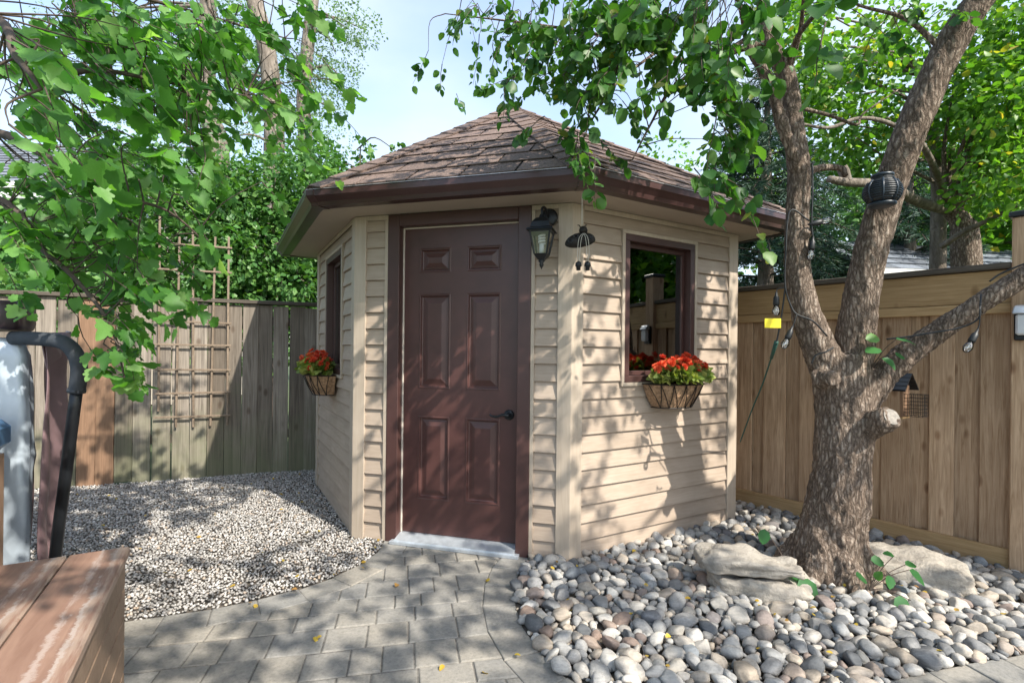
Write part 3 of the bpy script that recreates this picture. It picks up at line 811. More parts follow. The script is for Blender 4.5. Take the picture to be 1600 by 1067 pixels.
# roof
roof = bpy.data.objects.new('roof', None); COL.objects.link(roof); roof.parent = shed
APEX = np.array([0.0, 1.30, 3.44]); EAVE = [np.array([*p, WH+0.104]) for p in poly_offset(0.315)]
deck = MB()
deck.add([*EAVE, APEX], [(i, (i+1)%5, 5) for i in range(5)])
deck.add([e-np.array([0,0,0.02]) for e in EAVE], [(4,3,2,1,0)])
M['gap_shade'] = mat_plain('deck_gap_shade', (0.015,0.013,0.012), 0.95)  # near-black deck colour paints the shade in the gaps between tabs
deck.build('roof_deck', M['gap_shade'], roof)
EXPO, TAB = 0.195, 0.335
for i in range(5):
    a, b = EAVE[i], EAVE[(i+1)%5]
    ex_ = (b-a)/np.linalg.norm(b-a); L = np.linalg.norm(b-a)
    nn = np.cross(b-a, APEX-a); nn /= np.linalg.norm(nn)
    if nn[2] < 0: nn = -nn
    ey = np.cross(nn, ex_); ap = (np.dot(APEX-a, ex_), np.dot(APEX-a, ey))
    tri = [(0,0),(L,0),ap]
    k = 0
    while k*EXPO < ap[1]:
        y0, y1 = k*EXPO - (0.012 if k == 0 else 0), min((k+1)*EXPO+0.006, ap[1])
        x = -TAB + (0.5*TAB if k % 2 else 0) + rng.normal(0, 0.012)
        while x < L:
            g0 = 0.008
            q = [(x+g0,y0),(x+TAB-g0,y0),(x+TAB-g0,y1),(x+g0,y1)]
            tri2 = [(-0.02 if k == 0 else 0, y0 if k == 0 else 0), (L+(0.02 if k == 0 else 0), y0 if k == 0 else 0), ap]
            pl = clean(clip_convex(tri2, q))
            if len(pl) >= 3 and abs(area(pl)) > 0.002:
                lift = rng.normal(0, 0.0009)
                def hz_(yy): return 0.0135+lift - 0.009*(yy-y0)/(EXPO+0.006)
                cx, cy = np.mean(pl, axis=0); o0 = a+ex_*cx+ey*cy
                lo = [ex_*(u-cx)+ey*(v_-cy)+nn*(hz_(v_)-0.006) for u, v_ in pl]; hi = [ex_*(u-cx)+ey*(v_-cy)+nn*(hz_(v_)) for u, v_ in pl]
                if area(pl) < 0: lo, hi = lo[::-1], hi[::-1]
                MB().prism(lo, hi).build('shingle', M['shingle'], roof, loc=o0)
            x += TAB
        k += 1
# hip caps
for i in range(5):
    e = EAVE[i]; hv = APEX-e; L = np.linalg.norm(hv); t = hv/L
    def side(pt_a, pt_b):
        nn = np.cross(pt_b-pt_a, APEX-pt_a); nn /= np.linalg.norm(nn); nn = nn if nn[2] > 0 else -nn
        s = np.cross(t, nn)
        mid = (pt_a+pt_b)/2
        return s if np.dot(s, mid-e) > 0 else -s, nn
    s1, n1 = side(EAVE[i], EAVE[(i+1)%5]); s2, n2 = side(EAVE[i-1], EAVE[i]); up = norm(n1+n2)
    nc = int(L/0.155)
    for k in range(nc+1):
        d0, d1 = k*0.155-0.01, min((k+1)*0.155+0.05, L+0.01)
        wd = 0.115
        def ring(d, h): 
            p = e+t*d
            wq = min(wd, max(0.035, (L-d)*0.5))
            return [p+s1*wq+n1*h, p+up*(h+0.005), p+s2*wq+n2*h]
        A, B = ring(d0, 0.026), ring(d1, 0.016)
        C_, D_ = ring(d0, 0.018), ring(d1, 0.008)
        org = e+t*(d0+d1)/2
        V = [q-org for q in A+B+C_+D_]
        MB().add(V, [(0,1,4,3),(1,2,5,4),(9,10,7,6),(10,11,8,7),(0,6,7,1),(1,7,8,2),(3,4,10,9),(4,5,11,10),(0,3,9,6),(2,8,11,5)]).build('hip_cap', M['shingle'], roof, loc=org)

# ================================================================== FENCES
def board_mesh(name, w, h, t, mat, bev=0.003):
    m = MB().box(-w/2, w/2, -t/2, t/2, 0, h).mesh(name, bev); m.materials.append(mat); return m
frz = math.atan2(FRd[1], FRd[0])
rf = thing('cedar_fence', 'warm brown cedar board fence with capped top rail behind the tree', 'fence', (FRo[0], FRo[1], 0), frz)
POSTS = [-0.1, 1.83, 4.27, 6.7]
x = 0.0; k = 0
while x < 6.6:
    w = rng.uniform(0.125, 0.175) if k % 2 == 0 else rng.uniform(0.085, 0.12)
    near = min(abs(x+w/2-p) for p in POSTS)
    obj('board', board_mesh('board', w+(0.012 if k % 2 else -0.003), 1.56, 0.02, M['cedar'], 0.003), None, rf, (x+w/2, -0.014 if k % 2 == 0 else 0.011, 0.06+rng.normal(0,0.004)))
    x += w; k += 1
for p0, p1 in zip(POSTS[:-1], POSTS[1:]):
    a, b = p0+0.07, p1-0.07
    MB().box(a, b, -0.052, -0.021, 0.0, 0.125).build('kick_board', M['cedar_h'], rf, bevel=0.003)
    MB().box(a, b, -0.055, -0.021, 1.525, 1.585).build('rail', M['cedar_h'], rf, bevel=0.003)
    MB().box(a, b, -0.046, -0.021, 1.588, 1.785).build('fascia_board', M['cedar_h'], rf, bevel=0.003)
    MB().box(a, b, -0.075, 0.055, 1.788, 1.825).build('cap_rail', M['old_h'], rf, bevel=0.004)
    MB().box(a, b, 0.024, 0.055, 0.0, 1.786).build('back_panel', M['cedar_h'], rf)
for p in POSTS:
    pz = 2.08
    pm = MB().box(-0.068, 0.068, -0.085, 0.055, -0.05, pz).build('post', M['cedar'], rf, bevel=0.005, loc=(p,0,0))
    MB().box(-0.082, 0.082, -0.099, 0.069, pz+0.001, pz+0.035).build('post_cap', M['black'], pm, bevel=0.006)

flz = math.atan2(FLd[1], FLd[0])
lf = thing('weathered_fence', 'old grey weathered board fence with gaps behind the gravel', 'fence', (FLo[0], FLo[1], 0), flz)
x = 0.0
while x < 6.25:
    w = rng.uniform(0.135, 0.150)
    wx = FLo[0]+FLd[0]*x; wd = FLo[1]+FLd[1]*x; pxx = 800+F*wx/wd
    new = 95 < pxx < 178
    b = obj('board', board_mesh('board', w, 1.70, 0.019, M['newer'] if new else M['old'], 0.002), None, lf, (x+w/2, rng.normal(0,0.003), 0.0+rng.normal(0,0.008)))
    b.rotation_euler = (0, rng.normal(0,0.003), 0)
    if new: b['label'] = 'newer reddish brown fence board'
    x += w + rng.choice([0.003, 0.005, 0.012, 0.015])
for z0 in (0.35, 1.50):
    MB().box(0, 6.25, 0.011, 0.05, z0, z0+0.085).build('rail', M['old_h'], lf, bevel=0.003)
MB().box(-0.02, 6.27, -0.045, 0.075, 1.712, 1.748).build('cap_rail', M['old_h'], lf, bevel=0.004)
for p in (0.9, 3.3, 5.7): MB().box(p-0.045, p+0.045, 0.0505, 0.14, -0.05, 1.71).build('post', M['old_h'], lf, bevel=0.004)

# trellis on the fence
t0 = (249-800)/F
def fl_at(px):                                      # distance along the left fence below a photo column
    k = (px-800)/F; return (k*FLo[1]-FLo[0])/(FLd[0]-k*FLd[1])
sx0, sx1 = fl_at(250), fl_at(357)
tr = thing('trellis', 'thin wooden stick trellis fixed to the weathered fence', 'trellis', (*fl(sx0, 0.035), 0.50), flz)
TW = sx1-sx0; sm = MB().box(-0.009, 0.009, -0.006, 0.006, 0, 1).mesh('stick', 0.002); sm.materials.append(M['stick'])
for k in range(5):
    s = obj('upright', sm, None, tr, (TW*k/4, 0, (0.0 if k else 0.16)+rng.normal(0,0.01))); s.scale = (1,1,1.85+rng.normal(0,0.02)); s.rotation_euler = (0, rng.normal(0,0.006), 0)
for z in (0.10, 0.33, 0.56, 0.79, 1.02, 1.50, 1.74):
    s = obj('crosspiece', sm, None, tr, (-0.03, -0.013, z+rng.normal(0,0.006))); s.rotation_euler = (0, R(90)+rng.normal(0,0.008), 0); s.scale = (1,1,TW+0.06)

# ================================================================== HOT TUB, COVER, BENCH
ga, gb = np.array([-0.866,-0.5]), np.array([0.5,-0.866])     # yard grid
K = np.array([-2.115, 2.07])
tub = thing('hot_tub', 'hot tub with tan panelled cabinet and blue speckled rim', 'hot tub', (*K, 0), math.atan2(-ga[1], -ga[0]))
# local: +x = towards yard (-ga), so the tub lies at x<0; +y = -gb
def ring_box(mb, x0, x1, y0, y1, z0, z1, t):
    mb.box(x0, x1, y0, y0+t, z0, z1); mb.box(x0, x1, y1-t, y1, z0, z1); mb.box(x0, x0+t, y0+t, y1-t, z0, z1); mb.box(x1-t, x1, y0+t, y1-t, z0, z1)
mb = MB(); ring_box(mb, -2.0, 0, -2.0, 0, 0, 0.835, 0.05); mb.build('cabinet', M['tubwall'], tub, bevel=0.006)
for k in range(10):
    MB().box(0.0005, 0.012, -2.0+0.2*k+0.004, -1.8+0.2*k-0.004, 0.03, 0.825).build('cabinet_panel', M['tubwall'], tub, bevel=0.003)
mb = MB(); ring_box(mb, -2.03, 0.03, -2.03, 0.03, 0.84, 0.965, 0.24); mb.build('rim', M['tubshell'], tub, bevel=0.03, smooth=False)
MB().box(-1.80, -0.20, -1.80, -0.20, 0.55, 0.80).build('water', M['water'], tub)

# upright folded cover behind the tub
cv = thing('spa_cover', 'folded spa cover standing upright, silver lining and brown vinyl skirt', 'cover', (*(K-gb*0.16-ga*0.05), 0), math.atan2(-ga[1], -ga[0]))
def pillow(name, x0, x1, y0, y1, z0, z1, mat, par, puff=0.03, sub=6, seed=0):
    bm = bmesh.new(); bmesh.ops.create_cube(bm, size=1.0)
    bmesh.ops.subdivide_edges(bm, edges=bm.edges[:], cuts=sub, use_grid_fill=True)
    c = Vector(((x0+x1)/2,(y0+y1)/2,(z0+z1)/2)); s = Vector((x1-x0,y1-y0,z1-z0))
    for v in bm.verts:
        p = v.co*2; k = 1-0.10*sum(abs(q)**6 for q in p)/3
        w = noise.noise(Vector((p.x*2+seed, p.y*2, p.z*2.5)))*puff + noise.noise(Vector((p.x*5+seed, p.y*5, p.z*7)))*puff*0.4
        q = Vector((v.co.x*s.x*k, v.co.y*s.y*k, v.co.z*s.z*k)); v.co = c+q+v.co.normalized()*w
    m = bpy.data.meshes.new(name); bm.to_mesh(m); bm.free(); m.polygons.foreach_set('use_smooth', [True]*len(m.polygons))
    return obj(name, m, mat, par)
pillow('silver_lining', -1.9, 0.02, 0.0, 0.12, 0.12, 1.33, M['silver'], cv, 0.02, 14, 3)
pillow('folded_half', -1.9, -0.01, 0.125, 0.24, 0.12, 1.30, M['vinyl'], cv, 0.012, 10, 5)
# skirt with folds
nz_, nx_ = 26, 15; V = []
for i in range(nz_):
    z = 0.10+1.22*i/(nz_-1); f_ = i/(nz_-1)
    for j in range(nx_):
        u = j/(nx_-1); wd = 0.20+0.26*f_
        yy = -0.005+u*wd; xx = 0.035+0.022*math.sin(u*9+1.5*f_)+0.03*noise.noise(Vector((u*3, f_*3, 1.3)))+0.02*u
        V.append((xx, yy, z-0.05*u*u*(1-f_)+(0.03*u if i == nz_-1 else 0)))
f = [(i*nx_+j, i*nx_+j+1, (i+1)*nx_+j+1, (i+1)*nx_+j) for i in range(nz_-1) for j in range(nx_-1)]
sk = MB().add(V, f).build('skirt', M['vinyl'], cv, smooth=True)
sk.modifiers.new('thick', 'SOLIDIFY').thickness = 0.004
fp_ = MB().add([(0.03,-0.01,1.32),(0.04,0.10,1.33),(0.06,0.16,1.30),(0.075,0.12,1.22),(0.05,0.0,1.17),(0.06,0.06,1.27)], [(0,1,5),(1,2,5),(2,3,5),(3,4,5),(4,0,5)]).build('flap', M['vinyl'], cv)
fp_.modifiers.new('thick', 'SOLIDIFY').thickness = 0.004
pillow('headrest', -0.62, -0.02, -0.06, 0.24, 1.335, 1.47, M['vinyl_d'], cv, 0.01, 6, 9)
arm = thing('cover_lifter', 'black tubular spa cover lifter arm with foam grip', 'lifter', (*at(88,905,2.26)[:2], 0))
ap_ = np.array([at(x_, y_, d_) for x_, y_, d_ in [(20,528,2.20),(70,530,2.20),(98,535,2.20),(116,550,2.21),(124,575,2.22),(121,612,2.23)]])
bp_ = np.array([at(x_, y_, d_) for x_, y_, d_ in [(121,605,2.23),(105,740,2.25),(90,868,2.27)]]); bp_ = np.vstack([bp_, [bp_[-1][0]-0.02, bp_[-1][1]+0.01, 0.0]])
off = np.array(arm.location)
MB().tube(spline(ap_-off), 0.031, 14).build('foam_grip', M['foam'], arm, smooth=True)
MB().tube(spline(bp_-off, 4), 0.023, 12).build('arm_tube', M['black'], arm, smooth=True)
MB().tube([bp_[0]-off+(bp_[1]-bp_[0])*0.02, bp_[0]-off+(bp_[1]-bp_[0])*0.06], 0.034, 14).build('collar', M['foam'], arm, smooth=True)

BC = np.array([-1.375,1.808]); BH = 0.55
bench = thing('storage_bench', 'brown composite plank bench with pale peeling streaks beside the hot tub', 'bench', (*BC, 0), math.atan2(-ga[1], -ga[0]))
def make_peel():
    m, n, b, _ = new_mat('peeling_plank')
    v = coords(n)
    mp = n.nodes.new('ShaderNodeMapping'); mp.inputs['Scale'].default_value = (30,3,30); n.links.new(v, mp.inputs['Vector'])
    g_ = tnoise(n, mp.outputs[0], 1, 6, 0.6, 1.0)
    col = ramp(n, g_, [(0.3,(0.20,0.112,0.078)),(0.7,(0.285,0.175,0.125))])
    sp = n.nodes.new('ShaderNodeSeparateXYZ'); n.links.new(v, sp.inputs[0])
    jit = tnoise(n, v, 7, 9, 0.85)
    brk = ramp(n, tnoise(n, mp.outputs[0], 0.6, 5, 0.7), [(0.40,(0,0,0)),(0.50,(1,1,1))])
    for c0, wd_, cc, fc in ((-0.075,0.022,(0.42,0.35,0.31),0.6), (-0.035,0.013,(0.45,0.40,0.36),0.6), (-0.012,0.05,(0.36,0.27,0.21),0.75)):
        mm = n.nodes.new('ShaderNodeMath'); mm.operation = 'MULTIPLY_ADD'; mm.inputs[1].default_value = 0.10
        n.links.new(jit, mm.inputs[0]); n.links.new(sp.outputs['X'], mm.inputs[2])
        sb = n.nodes.new('ShaderNodeMath'); sb.operation = 'SUBTRACT'; n.links.new(mm.outputs[0], sb.inputs[0]); sb.inputs[1].default_value = c0+0.05
        ab = n.nodes.new('ShaderNodeMath'); ab.operation = 'ABSOLUTE'; n.links.new(sb.outputs[0], ab.inputs[0])
        fac = ramp(n, ab.outputs[0], [(wd_*0.30,(fc,)*3),(wd_*0.42,(0,0,0))])
        col = mixc(n, mixc(n, 1.0, fac, brk, 'MULTIPLY'), col, cc)
    n.links.new(col, b.inputs['Base Color']); b.inputs['Roughness'].default_value = 0.6
    bump(n, b, g_, 0.1, 0.004)
    return m
M['peel'] = make_peel()
for k in range(3):
    x1 = -0.175*k; x0 = x1-0.170
    MB().box(x0-x1, 0, -1.45, 0.0, 0, 0.032).build('plank', M['peel'] if k != 2 else M['bench'], bench, bevel=0.006, loc=(x1, 0, BH-0.032))
for k in range(5):
    MB().box(-0.03, -0.012+0.0, -1.43, -0.012, 0.01+0.1*k+0.002, 0.01+0.1*(k+1)-0.003).build('side_slat', M['bench_side'], bench, bevel=0.004)
MB().box(-0.51, -0.031, -1.42, -0.03, 0, 0.515).build('carcass', M['bench_side'], bench)
for k in range(5):
    MB().box(-0.51, -0.032, -0.0295, -0.012, 0.01+0.1*k+0.002, 0.01+0.1*(k+1)-0.003).build('side_slat', M['bench_side'], bench, bevel=0.004)

# ================================================================== ROCKS
def rock(name, label, center, dims, rotz, seed, layers):
    r = thing(name, label, 'rock', (*center, 0), rotz)
    for (z0, z1, sx, sy, ox) in layers:
        bm = bmesh.new(); bmesh.ops.create_cube(bm, size=1.0)
        bmesh.ops.subdivide_edges(bm, edges=bm.edges[:], cuts=13, use_grid_fill=True)
        for v in bm.verts:
            p = v.co*2
            e = sum(abs(q)**5 for q in p)
            q = Vector((v.co.x*dims[0]*sx, v.co.y*dims[1]*sy, v.co.z*(z1-z0)))*(1-0.085*e)
            q.x += ox
            w = q*6+Vector((seed, seed*2, z0*30))
            d = noise.noise(w)*0.045+noise.noise(w*2.6)*0.022+noise.noise(w*7)*0.009
            st = noise.noise(Vector((q.x*3, q.y*3, (q.z+z0)*45)))*0.012
            v.co = q + v.co.normalized()*(d+st)*Vector((1,1,0.6)).length*0.7 + Vector((0,0,(z0+z1)/2))
        m = bpy.data.meshes.new('slab'); bm.to_mesh(m); bm.free(); m.polygons.foreach_set('use_smooth', [True]*len(m.polygons))
        obj('slab', m, M['rock'], r)
    return r
rock('layered_rock', 'layered pale limestone rock left of the tree trunk', ground(1182,925), (0.54,0.27), R(-14), 3.0,
     [(-0.03,0.098,0.97,1.05,0.03), (0.112,0.195,1.0,0.92,-0.02)])
rock('boulder', 'smooth buff boulder lying right of the tree trunk', ground(1432,905)+np.array([0.0,0.02]), (0.52,0.36), R(-28), 8.0, [(-0.06,0.125,1.0,1.0,0.0)])

# ================================================================== WALL LANTERN, CHIME, POST LIGHT
def local_to_world(lx, ly, z): w = S2W(lx, ly); return (w[0], w[1], z)
lx = 0.575
lan = thing('wall_lantern', 'black carriage wall lantern with spiral bulb beside the door', 'lantern', local_to_world(lx, -0.02, 1.75), SA)
m = MB(); ring_y(m, 0.02, 0.33, [(0.055,-0.001),(0.055,-0.012),(0.045,-0.02),(0.02,-0.024)], 20); m.build('backplate', M['black'], lan, smooth=False)
MB().tube(spline([(0.02,-0.02,0.33),(0.01,-0.07,0.37),(0,-0.11,0.36),(0,-0.115,0.315)]), 0.008, 10).build('bracket', M['black'], lan, smooth=True)
def sq(r, z, cy=-0.115): return [(-r,cy-r,z),(r,cy-r,z),(r,cy+r,z),(-r,cy+r,z)]
m = MB()
for (r0, z0), (r1, z1) in zip([(0.078,0.222),(0.074,0.232),(0.058,0.240),(0.050,0.272),(0.030,0.298),(0.016,0.302)], [(0.074,0.232),(0.058,0.240),(0.050,0.272),(0.030,0.298),(0.016,0.302),(0.010,0.322)]):
    m.hexa(sq(r0, z0), sq(r1, z1))
m.build('lantern_roof', M['black'], lan)
m = MB(); cy = -0.115
for sx, sy in ((1,1),(1,-1),(-1,1),(-1,-1)):
    m.tube([(sx*0.060,cy+sy*0.060,0.222),(sx*0.036,cy+sy*0.036,0.085)], 0.0062, 6)
m.hexa(sq(0.034,0.075), sq(0.040,0.088)); m.hexa(sq(0.063,0.210), sq(0.066,0.2215)); m.hexa(sq(0.018,0.055), sq(0.034,0.0745))
m.build('cage', M['black'], lan)
for a0 in range(4):
    rot = Matrix.Rotation(a0*math.pi/2, 3, 'Z')
    pts = [rot @ Vector(p) for p in ((-0.052,-0.058,0.21),(0.052,-0.058,0.21),(0.033,-0.036,0.089),(-0.033,-0.036,0.089))]
    MB().add([(p.x, p.y+cy, p.z) for p in pts], [(0,1,2,3)]).build('glass_pane', M['glass'], lan)
th = np.linspace(0, 6*math.pi, 60)
m = MB().tube(np.c_[0.017*np.cos(th), cy+0.017*np.sin(th), 0.150+0.05*th/th[-1]], 0.006, 8); m.tube([(0,cy,0.09),(0,cy,0.148)], 0.014, 10)
m.build('bulb', M['bulbw'], lan, smooth=True)
MB().lathe([(0.016,0.056),(0.020,0.048),(0.010,0.036),(0.014,0.026),(0.009,0.016),(0.004,0.008),(0.001,0.0)], 12, (0,cy,0)).build('finial', M['black'], lan, smooth=True)

cp = at(907, 290, 2.80)
ch = thing('wind_chime', 'dark iron ladybug wind chime hanging from the gutter corner', 'wind chime', cp)
zb = at(908,366,2.80)[2]-cp[2]
MB().tube([(0,0,0.04),(0.001,0,zb+0.05)], 0.0022, 6).build('hanging_string', M['string'], ch)
bm = bmesh.new(); bmesh.ops.create_uvsphere(bm, u_segments=24, v_segments=14, radius=1)
for v in bm.verts:
    v.co = Vector((v.co.x*0.090, v.co.y*0.050, v.co.z*0.052 if v.co.z > 0 else v.co.z*0.022))
me = bpy.data.meshes.new('ladybug_body'); bm.to_mesh(me); bm.free(); me.polygons.foreach_set('use_smooth', [True]*len(me.polygons))
bd_ = obj('ladybug_body', me, M['iron'], ch, (-0.008,0,zb-0.045)); bd_.rotation_euler = (R(35), R(-14), R(10))
MB().lathe([(0.004,0.028),(0.018,0.022),(0.025,0.004),(0.020,-0.012),(0.004,-0.02)], 14).build('ladybug_head', M['iron'], ch, smooth=True, loc=(0.006,-0.02,zb+0.012))
for s in (-1,1):
    MB().tube([(s*0.008,-0.02,zb+0.03),(s*0.018,-0.02,zb+0.045),(s*0.026,-0.022,zb+0.044)], 0.003, 6).build('antenna', M['iron'], ch)
for px_, pz_ in ((-0.060,0.0),(-0.030,0.022),(0.045,0.018),(0.015,-0.005)):
    rg = MB(); a = np.linspace(0, 2*np.pi, 15)
    rg.tube(np.c_[0.013*np.cos(a), np.zeros(15), 0.011*np.sin(a)], 0.004, 6, cap=False)
    q = rg.build('spot_ring', M['black'], ch, loc=(px_-0.008, -0.046, zb-0.045+pz_))
for sx in (-0.022, 0.028):
    for d in (-0.006, 0.007):
        MB().tube(spline([(0.008+d*0.4,-0.03,zb+0.0),(sx*0.7+d,-0.056,zb-0.035),(sx+d,-0.05,zb-0.10),(sx+d*0.6,-0.045,zb-0.165)]), 0.0015, 5).build('chime_string', M['string'], ch)
    MB().lathe([(0.004,0.02),(0.016,0.012),(0.019,-0.006),(0.012,-0.012),(0.012,-0.03),(0.004,-0.032)], 10).build('bell', M['cordg'] if 0 else M['black'], ch, smooth=True, loc=(sx,-0.045,zb-0.18))

pw = fr(4.27, 0.086)
plt = thing('post_light', 'black wall light with frosted lens on the fence post', 'light', (*pw, 1.36), frz)
m = MB(); m.box(-0.052, 0.052, -0.03, 0.0, 0.0, 0.19); m.build('back_box', M['black'], plt, bevel=0.006)
MB().box(-0.042, 0.042, -0.075, -0.0305, 0.03, 0.15).build('lens', M['lens'], plt, bevel=0.01)
MB().hexa([(-0.056,-0.088,0.152),(0.056,-0.088,0.152),(0.056,-0.0305,0.152),(-0.056,-0.0305,0.152)], [(-0.05,-0.06,0.195),(0.05,-0.06,0.195),(0.05,-0.0305,0.205),(-0.05,-0.0305,0.205)]).build('hood', M['alu'], plt, bevel=0.005)

# ================================================================== FLOWER BASKETS
def flower_mesh(s):
    m = MB(); r2 = np.random.default_rng(s)
    for ring, (n_, el, L) in enumerate([(9,0.15,1.0),(8,0.6,0.9),(6,1.05,0.7),(3,1.4,0.5)]):
        for k in range(n_):
            a = 2*math.pi*(k+0.5*ring)/n_+r2.normal(0,0.12); e = el+r2.normal(0,0.12)
            d = np.array([math.cos(a)*math.cos(e), math.sin(a)*math.cos(e), math.sin(e)]); t = np.array([-math.sin(a), math.cos(a), 0])
            up = np.cross(t, d); b = d*0.15
            m.add([b-t*0.06, b+t*0.06, d*L*0.75+t*0.26-up*0.02, d*L-up*0.16, d*L*0.75-t*0.26-up*0.02], [(0,1,2,4),(2,3,4)])
    me = m.mesh('flower_head'); me.materials.append(M['petal']); return me
FLM = [flower_mesh(s) for s in range(4)]
def basket(lx0, par, label, W, D, H, nfl, seed, zt):
    r2 = np.random.default_rng(seed)
    p = par.matrix_basis @ Vector((lx0, -0.032, 0)); q = Matrix.Rotation(SA, 3, 'Z') @ p
    b = thing('flower_basket', label, 'flower basket', (SM[0]+q.x, SM[1]+q.y, zt-H), SA+par.rotation_euler[2], 'flower baskets under the shed windows')
    # half-oval tub: outline of back flat, front curved
    def outline(sc, n_=14): return [(W/2*sc*math.cos(a), -D*sc*abs(math.sin(a))**0.7) for a in np.linspace(0, math.pi, n_)]
    top, mid, bot = outline(1.0), outline(0.86), outline(0.66)
    n_ = len(top); V = []
    for o_, z in ((bot,0.0),(mid,H*0.5),(top,H)): V += [(x+r2.normal(0,0.002), y_+r2.normal(0,0.002), z) for x, y_ in o_]
    f = [(k*n_+i, k*n_+i+1, (k+1)*n_+i+1, (k+1)*n_+i) for k in range(2) for i in range(n_-1)] + [(0,n_,n_*2-1+0,n_-1)] if 0 else \
        [(k*n_+i, (k+1)*n_+i, (k+1)*n_+i+1, k*n_+i+1) for k in range(2) for i in range(n_-1)]
    f += [tuple(range(n_)), tuple(range(3*n_-1,2*n_-1,-1)), (0,n_-1,2*n_-1,n_), (n_,2*n_-1,3*n_-1,2*n_)]
    MB().add(V, f).build('coir_liner', M['coir'], b)
    wires = MB(); e = 1.03
    rim = [(x*e, y_*e-0.003, H+0.002) for x, y_ in outline(1.0, 24)]; ft = [(x*e, y_*e-0.003, -0.004) for x, y_ in outline(0.66, 24)]
    wires.tube(rim+[rim[0]], 0.0042, 6); wires.tube(ft+[ft[0]], 0.0036, 6)
    zig = [i for i in range(1, 24, 3)]
    for k in range(len(zig)-1):
        a_, c_ = zig[k], zig[k+1]; mi = (a_+c_)//2
        def mid3(u, v_): return [tuple(np.array(u)*(1-t)+np.array(v_)*t+np.array([0,-0.006*math.sin(math.pi*t),0])) for t in (0,.5,1)]
        wires.tube(mid3(rim[a_], ft[mi]), 0.003, 5); wires.tube(mid3(ft[mi], rim[c_]), 0.003, 5)
    wires.build('wire_frame', M['iron'], b)
    # leaves
    nl = nfl*6
    a = r2.uniform(0, 2*np.pi, nl); rr = np.sqrt(r2.uniform(0.05,1.0,nl))
    pos = np.c_[W*0.47*rr*np.cos(a), -D*0.52+D*0.52*rr*np.sin(a)-0.01, H+0.015+0.10*np.sqrt(np.maximum(0,1-rr**2*0.9))*r2.uniform(0.2,1.25,nl)]
    dv = np.c_[np.cos(a)*rr*1.3, np.sin(a)*rr-0.5, r2.uniform(-0.5,1.0,nl)]
    lm = leaves_mesh('foliage', pos, dv, np.c_[r2.normal(0,.6,nl), r2.normal(-0.7,.5,nl), r2.normal(0.7,0.4,nl)], r2.uniform(0.038,0.072,nl), 'maple'); lm.materials.append(M['fleaf'])
    fo_ = obj('foliage', lm, None, b); fo_['kind'] = 'stuff'
    for k in range(nfl):
        a = r2.uniform(0, 2*np.pi); rr = math.sqrt((k+0.5)/nfl)
        a = k*2.399963+r2.normal(0,0.2)
        x = W*0.52*rr*math.cos(a); y_ = -D*0.52+D*0.55*rr*math.sin(a)-0.012; z = H+0.045+0.115*math.sqrt(max(0,1-0.85*rr*rr))+r2.normal(0,0.022)
        if rr > 0.8 and math.sin(a) < -0.2: z += r2.uniform(-0.03,0.05)
        s = r2.uniform(0.022,0.032)
        h = obj('flower_head', FLM[int(r2.integers(4))], None, b, (x,y_,z)); h.scale = (s,s,s)
        h.rotation_euler = (0.9*rr*-math.sin(a)+r2.normal(0,0.3), 0.9*rr*math.cos(a)+r2.normal(0,0.3), r2.uniform(0,6.28))
        h.rotation_euler = (R(35)+r2.normal(0,0.3), 0.7*rr*math.cos(a)+r2.normal(0,0.3), r2.uniform(-0.6,0.6))
basket(0.80, right, 'orange-red flowers in coir basket on the sunlit lantern-side shed wall', 0.46, 0.20, 0.15, 84, 4, 1.060)
basket(0.76, left, 'orange-red flowers in coir basket on the shaded gravel-side shed wall', 0.42, 0.20, 0.15, 64, 9, 1.060)

# plant in jar inside the right window
jw = right.matrix_basis @ Vector((0.545, 0.140, 0)); jq = Matrix.Rotation(SA, 3, 'Z') @ jw
jl = MB(); sill = MB().box(0.40, 1.08, 0.0905, 0.22, 1.10, 1.140).build('inner_sill', M['brown'], shed, bevel=0.003)
sill.location = right.location; sill.rotation_euler = right.rotation_euler
jar = thing('potted_orchid', 'orchid stem in a small jar inside the shed window', 'plant', (SM[0]+jq.x, SM[1]+jq.y, 1.1405), SA+R(45))
MB().lathe([(0.036,0),(0.042,0.01),(0.043,0.09),(0.040,0.10),(0.043,0.105)], 18).build('jar', M['alu'], jar, smooth=True)
MB().tube(spline([(0,0,0.09),(0.0,0,0.2),(0.01,0,0.28),(0.06,-0.01,0.30)]), 0.003, 6).build('stem', M['shoot'], jar)
MB().tube(spline([(0,0,0.09),(0.06,0,0.16),(0.10,0,0.22),(0.13,0,0.29)]), 0.0025, 6).build('stem', M['shoot'], jar)
for k in range(4):
    d = np.array([[math.cos(k*1.7), math.sin(k*1.7)*0.5, 0.6]])
    lm = leaves_mesh('leaf', np.array([[0,0,0.095]]), d, np.array([[0,0,1.0]]), np.array([0.09]), 'oval'); obj('leaf', lm, M['shoot'], jar)

# ================================================================== MAIN TREE
def remesh_obj(mb, voxel, name):
    me = mb.mesh('tmp'); ob = bpy.data.objects.new('tmp', me); COL.objects.link(ob)
    md = ob.modifiers.new('r', 'REMESH'); md.mode = 'VOXEL'; md.voxel_size = voxel
    sm_ = ob.modifiers.new('s', 'SMOOTH'); sm_.factor = 0.5; sm_.iterations = 5
    dg = bpy.context.evaluated_depsgraph_get(); ev = ob.evaluated_get(dg)
    out = bpy.data.meshes.new_from_object(ev); bpy.data.objects.remove(ob); out.name = name; out.materials.clear()
    return out
def limb(pix, radii, n=6):
    P = spline([at(*p) for p in pix], n); r = np.interp(np.linspace(0,1,len(P)), np.linspace(0,1,len(radii)), radii)
    return P, r
T0 = np.array([TREE[0], TREE[1], 0.0])
tree = thing('garden_tree', 'rough-barked tree with three spreading limbs growing from the pebbles', 'tree', T0)
tm = MB()
